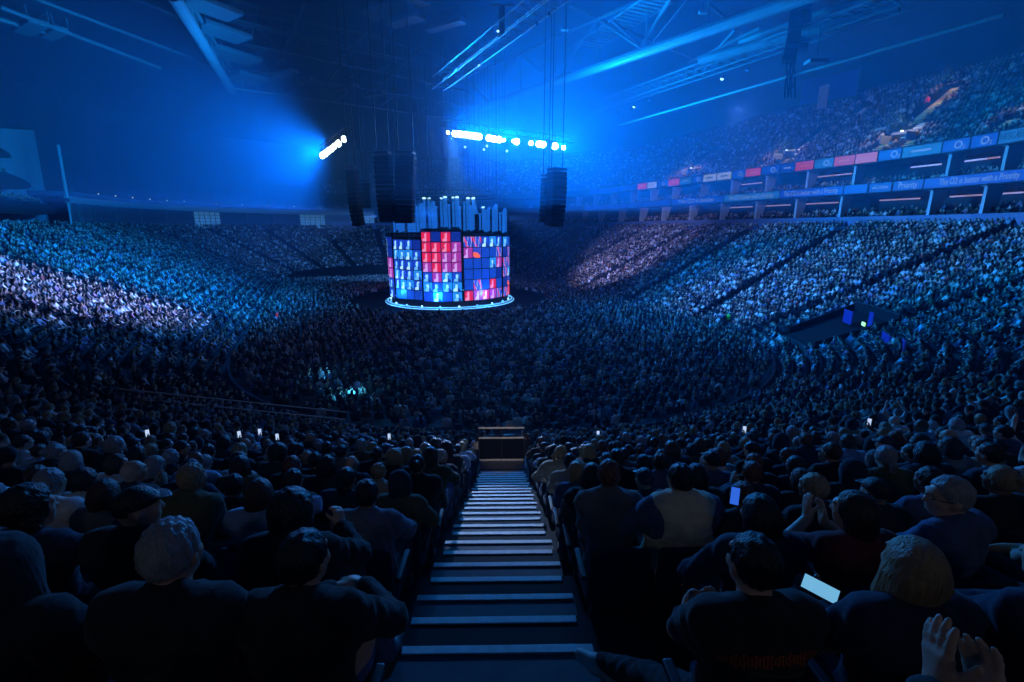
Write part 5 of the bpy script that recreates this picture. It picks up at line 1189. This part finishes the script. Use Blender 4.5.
# signs at the floor entrances
def panel_sign(x, y, d, w, h_, m, label, name='sign_board', cat='sign'):
    p = on_tier(x, y, d); n = bowl(u_of(p), d)[1]; t = np.cross(n, v3(0, 0, 1)); R = np.stack([t, -n, v3(0, 0, 1)], 1)
    o = empty(name, p, label, cat); q = MB(); q.rbox((0, 0, 0), (w, .1, h_), .02, R); q.build('board', m, o); q = MB()
    for s in (-1, 1): q.tube([t * s * w * .4 - n * .08 + v3(0, 0, h_ / 2), t * s * w * .4 - n * .08 + v3(0, 0, -h_ / 2 - .9)], .03, 6)
    q.build('bracket', 'dark_steel', o)
board_mat('board_vom', (.015, .06, .6), .16)
panel_sign(848, 317, 1.3, 1.5, 1.1, 'board_vom', 'blue lit board left of the green exit light on the right stand')
panel_sign(871, 320, 1.3, .8, 1.2, 'board_vom', 'narrow blue board right of the green exit light')
panel_sign(886, 338, .9, 2.0, .6, 'board_vom', 'long slanted blue board below the green exit light')
panel_sign(903, 346, .9, 1.2, .8, 'board_vom', 'blue board right of the long slanted blue one')
panel_sign(863.5, 324, 1.2, .55, .28, 'exit_green', 'small glowing green exit light at the right entrance', 'exit_light', 'exit light')
panel_sign(277, 315, 1.5, 1.6, .45, 'red_sign', 'dim red lit sign at the left front barrier')
panel_sign(276, 320, 1.1, .7, .16, 'pale_panel', 'small pale strip just under the red sign')
# dark drapes closing the floor at the far end, and the entrance below the left rail
p = CAM
us = us_range(L2 + ARC * .42, L2 + ARC * .88, 2)
tag(MB().sweep(us, [(DMIN - 1.2, .0), (DMIN - 1.2, 2.4), (DMIN - 1.1, 2.4), (DMIN - 1.1, 0)]).build('floor_drape', 'black_metal'), 'long black drape along the far end of the arena floor', 'drape')
# ------------------------------------------------------------------ everyone else: one crowd
def lod(pose, hair, h, half, nf):
    J, torso, neck, arms, fore, hands, legs, feet = person_prims(POSES[pose], False)
    R, t = J['head']
    pr = torso + neck + arms + fore + hands + head_prims(J['head'], False)
    if not half: pr = pr + legs + [p for f in feet for p in f]
    hp = []
    for p in ([ell((0, -.022, .032), (.088, .102, .098), .01, HAIR)] if hair != 'long' else [ell((0, -.024, .025), (.093, .105, .105), .01, HAIR), cone((0, -.07, 0), (0, -.1, -.25), .075, .06, .02, HAIR)]):
        q = dict(p)
        if p['t'] == 'e': q['c'] = R @ p['c'] + t; q['R'] = R
        else: q['a'] = R @ p['a'] + t; q['b'] = R @ p['b'] + t
        hp.append(q)
    pr = pr + hp
    pr = [p for p in pr if not p.get('sub')]
    V, Q = nets(*field(pr, h), h)
    if half:                                             # what the people in front hide is left away
        ok = V[Q].mean(1)[:, 2] > (1.0 if POSES[pose].get('stand') else .62); Q = Q[ok]
    me = np_mesh('lod', V, Q, False); ob = bpy.data.objects.new('lod', me); C.objects.link(ob); md = ob.modifiers.new('d', 'DECIMATE'); md.ratio = min(1.0, nf / (2 * len(Q)))
    dg = bpy.context.evaluated_depsgraph_get(); dg.update(); m2 = bpy.data.meshes.new_from_object(ob.evaluated_get(dg)); bpy.data.objects.remove(ob); bpy.data.meshes.remove(me)
    m2.calc_loop_triangles(); V = np.zeros(len(m2.vertices) * 3); m2.vertices.foreach_get('co', V); V = V.reshape(-1, 3); Q = np.zeros(len(m2.loop_triangles) * 3, np.int32); m2.loop_triangles.foreach_get('vertices', Q); Q = Q.reshape(-1, 3); bpy.data.meshes.remove(m2)
    us_, inv = np.unique(Q, return_inverse=True); V = V[us_]; Q = inv.reshape(-1, 3)
    D = np.stack([pdist(p, V) - (.006 if p['cls'] == HAIR else 0) for p in pr]); cls = np.array([p['cls'] for p in pr])[D.argmin(0)]
    if not half: pass
    return V.astype(np.float32), Q, cls
LODP = [('rest', 'short'), ('clap', 'long'), ('lean', 'short'), ('turn', 'short'), ('turn_away', 'long'), ('folded', 'short'), ('arms_up', 'short')]
LODW = np.array([6, 3, 3, 3, 3, 4, .35]); LODW = LODW / LODW.sum()
LS = {}
for tier, (h, half, nf) in {0: (.025, False, 800), 1: (.03, True, 190), 2: (.035, True, 76)}.items():
    LS[tier] = [lod(p, hr, h, half, nf) for p, hr in LODP]
LST = {1: [lod(a, b, .03, True, 190) for a, b in (('stand', 'short'), ('stand', 'long'), ('stand_up', 'short'))], 2: [lod(a, b, .035, True, 76) for a, b in (('stand', 'short'), ('stand', 'long'), ('stand_up', 'short'))]}
NP = [0]
CV, CF, CC = [], [], []; nv = [0]
skp = np.array([(.55, .36, .28), (.5, .32, .24), (.62, .44, .36), (.36, .2, .13), (.2, .1, .06), (.6, .42, .34)]) * 1.25
hcp = np.array([(.008, .007, .007), (.02, .012, .008), (.06, .03, .015), (.3, .2, .1), (.25, .25, .26)])
tcp = np.array([(.006, .006, .008)] * 14 + [(.02, .02, .026)] * 6 + [(.014, .02, .05)] * 3 + [(.13, .135, .15)] * 2 + [(.07, .11, .22)] * 2 + [(.72, .72, .72)] * 3 + [(.4, .36, .3)] + [(.28, .42, .58)] * 2 + [(.22, .03, .03), (.1, .1, .05), (.25, .15, .28)])
lcp = np.array([(.012, .012, .014), (.03, .03, .04), (.05, .07, .13)])
def emit_people(pos, nrmv, shapes, weights=None, seed=1):
    r = np.random.default_rng(seed); n = len(pos)
    if n == 0: return
    NP[0] += n; print('people', n, 'shape verts', [len(q_[0]) for q_ in shapes])
    ch = r.choice(len(shapes), n, p=weights)
    for k, (V, Q, cls) in enumerate(shapes):
        ii = np.where(ch == k)[0]
        if len(ii) == 0: continue
        f = nrmv[ii]; a = np.arctan2(f[:, 1], f[:, 0]) - PI / 2 + r.normal(0, .18, len(ii)); s = r.uniform(.9, 1.07, len(ii))
        c, sn = np.cos(a) * s, np.sin(a) * s
        X = c[:, None] * V[:, 0] - sn[:, None] * V[:, 1] + pos[ii, 0][:, None]; Y = sn[:, None] * V[:, 0] + c[:, None] * V[:, 1] + pos[ii, 1][:, None]; Z = s[:, None] * V[:, 2] + pos[ii, 2][:, None]
        P = np.stack([X, Y, Z], -1).astype(np.float32)
        pal = np.stack([skp[r.integers(0, len(skp), len(ii))], hcp[r.integers(0, len(hcp), len(ii))], tcp[r.integers(0, len(tcp), len(ii))], lcp[r.integers(0, len(lcp), len(ii))], np.tile([[.02, .02, .02]], (len(ii), 1))], 1)
        col = pal[:, cls]
        CV.append(P.reshape(-1, 3)); CC.append(col.reshape(-1, 3).astype(np.float32))
        F = Q[None] + (np.arange(len(ii)) * len(V))[:, None, None] + nv[0]; CF.append(F.reshape(-1, 3)); nv[0] += len(ii) * len(V)
def frame_mask(P, mx=230, my=90):
    a, b, z = project(P); return (z > .3) & (a > -mx) & (a < 1024 + mx) & (b > -my) & (b < 682 + my)
rest = keep & ~picked & frame_mask(HD) & (dist > 2.0) & (P_[:, 1] > 1.2)
rest &= rng.random(len(rest)) > .025
jit = np.stack([rng.normal(0, .04, len(P_)), rng.normal(0, .04, len(P_)), np.zeros(len(P_))], 1)
for tier, (a, b) in enumerate(((0, 24), (24, 46), (46, 400))):
    q = rest & (dist >= a) & (dist < b); emit_people((P_ + jit)[q], N_[q], LS[tier], LODW, 10 + tier)
# the row in front of the foot of the aisle, where it ends
# suites and upper tier
pos, nr = [], []
ur = np.arange(UB0 + .5, UB1 - .5, .1)
def row_line(d, z, gap, u0=UB0, u1=UB1, dens=1.0, skip=None, sp=.52):
    u = u0 + .4
    while u < u1 - .4:
        sc_ = seg_scale(uz(u), d)
        if rng.random() < dens and not (skip and skip(u)):
            p, n = bowl(uz(u), d); pos.append(p + v3(0, 0, z)); nr.append(n)
        u += sp / sc_
def stair_skip(i):
    def f(u):
        for su, i0, i1, w in STAIRU:
            s_ = su - UTOT if su > 200 else su
            if i0 <= i < i1 and abs(u - s_) * seg_scale(uz(u), up_d(i)) < w / 2 + .3: return True
        return False
    return f
row_line(D1 + 1.4, ZA + .0, 0, dens=.85); row_line(D1 + 2.7, ZA + .5, 0, dens=.7)
row_line(D1 + 1.4, ZB + .4, 0, dens=.85); row_line(D1 + 2.7, ZB + .85, 0, dens=.7)
for i in range(NUP - 1): row_line(up_d(i) - .12, up_z(i), 0, dens=.96, skip=stair_skip(i))
for ua, ub, z in LB: row_line(D1 + 1.2, z - .55, 0, ua + 4, ub, .9); row_line(D1 + 2.0, z - .25, 0, ua + 5, ub, .8)
pos = np.array(pos); nr = np.array(nr); q = frame_mask(pos + v3(0, 0, 1)); emit_people(pos[q], nr[q], LS[2], LODW, 31)
# the arena floor
fp = []
y = -52.0
while y < 34:
    x = -23.0
    while x < 23:
        X = x + rng.normal(0, .1); Y = y + rng.normal(0, .12); Yc = min(max(Y, -27), 27)
        if math.hypot(X, Y - Yc) < R0 + .05: fp.append(A2W(X, Y))
        x += .60
    y += .78
fp = np.array(fp); dS_ = np.hypot(fp[:, 0] - SC[0], fp[:, 1] - SC[1]); fp = fp[(dS_ > 14.3) & (rng.random(len(fp)) > .06)]
dv = SC - fp; dv[:, 2] = 0; dv /= np.linalg.norm(dv, axis=1)[:, None]
hd = fp + v3(0, 0, 1.6); fx, fy, _z = project(hd); q = frame_mask(hd)
dd = np.linalg.norm(hd - CAM, axis=1); sw = [.53, .44, .03]
emit_people(fp[q & (dd < 42)], dv[q & (dd < 42)], LST[1], sw, 41); emit_people(fp[q & (dd >= 42)], dv[q & (dd >= 42)], LST[2], sw, 42)
V = np.concatenate(CV); Fq = np.concatenate(CF); Cq = np.concatenate(CC)
me = np_mesh('crowd', V, Fq); ca = me.color_attributes.new('tint', 'FLOAT_COLOR', 'POINT'); ca.data.foreach_set('color', np.concatenate([Cq, np.ones((len(Cq), 1), np.float32)], 1).astype(np.float32).ravel())
me.materials.append(MT['crowd']); o = bpy.data.objects.new('crowd', me); C.objects.link(o); tag(o, 'packed audience filling the arena floor, far stands and upper tier', 'crowd', None, 'stuff')
print('CROWD verts', len(V), 'faces', len(Fq), 'nind', len(pick))
# simple seats under the rest of the near block
q_ = MB(); sv = np.array([[-.22, -.15, .37], [.22, -.15, .37], [.22, .25, .37], [-.22, .25, .37], [-.22, -.15, .43], [.22, -.15, .43], [.22, .25, .43], [-.22, .25, .43], [-.22, -.25, .4], [.22, -.25, .4], [.22, -.2, .4], [-.22, -.2, .4], [-.22, -.29, .9], [.22, -.29, .9], [.22, -.24, .9], [-.22, -.24, .9]])
bf = [(0, 3, 2, 1), (4, 5, 6, 7), (0, 1, 5, 4), (1, 2, 6, 5), (2, 3, 7, 6), (3, 0, 4, 7)]; sf = bf + [tuple(i + 8 for i in f) for f in bf]
sm = (rest | (picked & (Mrow > 5))) & (dist < 75); SVs, SFs = [], []
ii = np.where(sm)[0]; a = np.arctan2(N_[ii, 1], N_[ii, 0]) - PI / 2
X = np.cos(a)[:, None] * sv[:, 0] - np.sin(a)[:, None] * sv[:, 1] + P_[ii, 0][:, None]; Y = np.sin(a)[:, None] * sv[:, 0] + np.cos(a)[:, None] * sv[:, 1] + P_[ii, 1][:, None]; Z = sv[:, 2][None] + P_[ii, 2][:, None]
me = np_mesh('seat_rows', np.stack([X, Y, Z], -1).reshape(-1, 3), (np.array(sf)[None] + (np.arange(len(ii)) * 16)[:, None, None]).reshape(-1, 4), False); me.materials.append(MT['seat_fabric'])
o = bpy.data.objects.new('seat_rows', me); C.objects.link(o); tag(o, 'rows of dark seats under the spectators farther down the bowl', 'seats', None, 'stuff')
# ------------------------------------------------------------------ light
def point(name, p, col, e, r=.2):
    l = bpy.data.lights.new(name, 'POINT'); l.color = col; l.energy = e; l.shadow_soft_size = r; o = bpy.data.objects.new(name, l); C.objects.link(o); o.location = p; return o
def spot(name, p, t, col, e, ang, r=.3, blend=.8):
    l = bpy.data.lights.new(name, 'SPOT'); l.color = col; l.energy = e; l.spot_size = math.radians(ang); l.spot_blend = blend; l.shadow_soft_size = r
    o = bpy.data.objects.new(name, l); C.objects.link(o); o.location = p; aim(o, t); return o
BLUE = (.0, .10, 1.0); CYAN = (.0, .235, 1.0); COOL = (.34, .42, 1.0); LILAC = (.42, .43, 1.0)
row = [p for p, sz, g in LAMPS if g == 0]; bar = [p for p, sz, g in LAMPS if g == 1]
for i in range(1, len(row), 3): spot('row_lamp_light', row[i] + v3(0, -.7, .1), row[i] + v3(.62, -1.25, .08), CYAN, 41000, 142, .3, 1.0)
for i in (1, 4): spot('bar_lamp_light', bar[i] + v3(-.5, -.3, .15), bar[i] + v3(-1, -.35, .05), CYAN, 50000, 165, .3, 1.0)
# added unseen wash spots, no fixtures, at the drum's top edge: left stand, right stand, near right, far end; one below the right truss for the upper tier
spot('stand_wash', SC + v3(-8, -6, 12.6), A2W(-R0 - 15, -22) + v3(0, 0, 6.2), LILAC, 100000, 34, .3, .9)
spot('stand_wash', SC + v3(8, -5, 12.6), A2W(R0 + 14, 4) + v3(0, 0, 6), COOL, 62000, 44, .3, .9)
spot('stand_wash', SC + v3(7, -7, 12.6), A2W(R0 + 14, -34) + v3(0, 0, 6), COOL, 20000, 46, .3, .9)
spot('stand_wash', SC + v3(-3, 9, 12.6), A2W(-14, 27 + R0 + 18) + v3(0, 0, 10), (.04, .26, 1), 62000, 80, .3, .9)
spot('tier_wash', pz(735, 112, 12.5), A2W(R0 + 36, -6) + v3(0, 0, 26), COOL, 8500, 105, .5, .9)
spot('rail_fill', v3(0, -8, 16.2), v3(0, 13.2, 4.7), (1, .9, .85), 3500, 5, .1, .6)  # added spot behind the camera, only to brighten the guard rail
spot('near_wash', SC + v3(2, -12, 21), v3(0, 4, 9), (.2, .27, 1), 8300, 40, .5, .9)
spot('aisle_fill', SC + v3(2, -12, 21), v3(0, 7.6, 6.5), (.32, .52, 1), 150000, 4.8, .3, .7)  # added narrow spot without a fixture, brightens the aisle stairs
spot('floor_wash', v3(0, 30, 38), v3(2, 36, 1), COOL, 2600, 90, .5, 1)
# the lit suites behind the camera
for x in (-9, 9): point('suite_light', v3(x, -8, 16), (.75, .84, 1), 140, .6)
# blue washes up into the roof from the truss over the stage
spot('roof_wash', SC + v3(4, -14, 16), v3(12, 40, 32), BLUE, 12000, 120, .5, 1)
spot('roof_wash', SC + v3(-14, -12, 16), v3(-34, 50, 31), BLUE, 12000, 120, .5, 1)
# added point lamps imitate the drum's glow on the deck
for phi in (-50, -10, 30): point('deck_fill', drum(math.radians(phi), 9.6, 2.6), (.02, .35, 1), 600, .2)
# small lamps at the upper entrances
for (a, z, n) in VOMS: spot('entrance_lamp_light', v3(a[0], a[1], z + 3.2) + n * 1.0, v3(a[0], a[1], z) + n * .6, (1, .85, .45), 900, 150, .1, 1)
for x, y, i in ((940, 92, 13), (950, 72, 17), (1012, 110, 4)):
    p = on_offset(x, y, up_d(i)); a, n = bowl(u_of(p), up_d(i)); spot('stair_lamp_light', v3(a[0], a[1], up_z(i) + 4) + n, v3(a[0], a[1], up_z(i)), (1, .85, .45), 500 if i > 5 else 160, 80, .1, 1)
# glow from the floor entrance at left, and its green marker
point('entrance_light', at_z(322, 372, 1.6), (.05, .35, .8), 60, .1); point('entrance_light', at_z(352, 388, 1.8), (.05, .45, .8), 90, .1)
# haze: a thin layer over the crowd, a thicker one under the roof
def haze(name, z0, z1, dens, label):
    q = MB(); q.box(v3(CTR[0], CTR[1], (z0 + z1) / 2), (330, 330, z1 - z0)); o = q.build(name, 'lens'); o.data.materials.clear()
    m = bpy.data.materials.new(name); m.use_nodes = True; nt = m.node_tree; nt.nodes.remove(nt.nodes['Principled BSDF']); vs = nt.nodes.new('ShaderNodeVolumeScatter'); vs.inputs['Color'].default_value = (.14, .50, 1, 1); vs.inputs['Density'].default_value = dens; vs.inputs['Anisotropy'].default_value = .2
    nt.links.new(vs.outputs[0], nt.nodes['Material Output'].inputs['Volume']); o.data.materials.append(m); tag(o, label, 'haze', None, 'stuff')
haze('floor_haze', -13, 12.995, .0012, 'very thin haze over the seated crowd')
haze('stage_haze', 13.0, 60, .0095, 'blue haze hanging under the roof, glowing around the lamps')
w = bpy.data.worlds.new('world'); S.world = w; w.use_nodes = True; w.node_tree.nodes['Background'].inputs[0].default_value = (0, 0, 0, 1); w.node_tree.nodes['Background'].inputs[1].default_value = 0
cy = S.cycles
cy.max_bounces = 5; cy.diffuse_bounces = 2; cy.glossy_bounces = 2; cy.transmission_bounces = 2; cy.volume_bounces = 0; cy.transparent_max_bounces = 4
cy.sample_clamp_indirect = 3; cy.caustics_reflective = False; cy.caustics_refractive = False
for attr, val in (('use_denoising', True), ('denoising_input_passes', 'RGB_ALBEDO_NORMAL'), ('denoising_prefilter', 'ACCURATE')):
    try: setattr(cy, attr, val)
    except Exception: pass
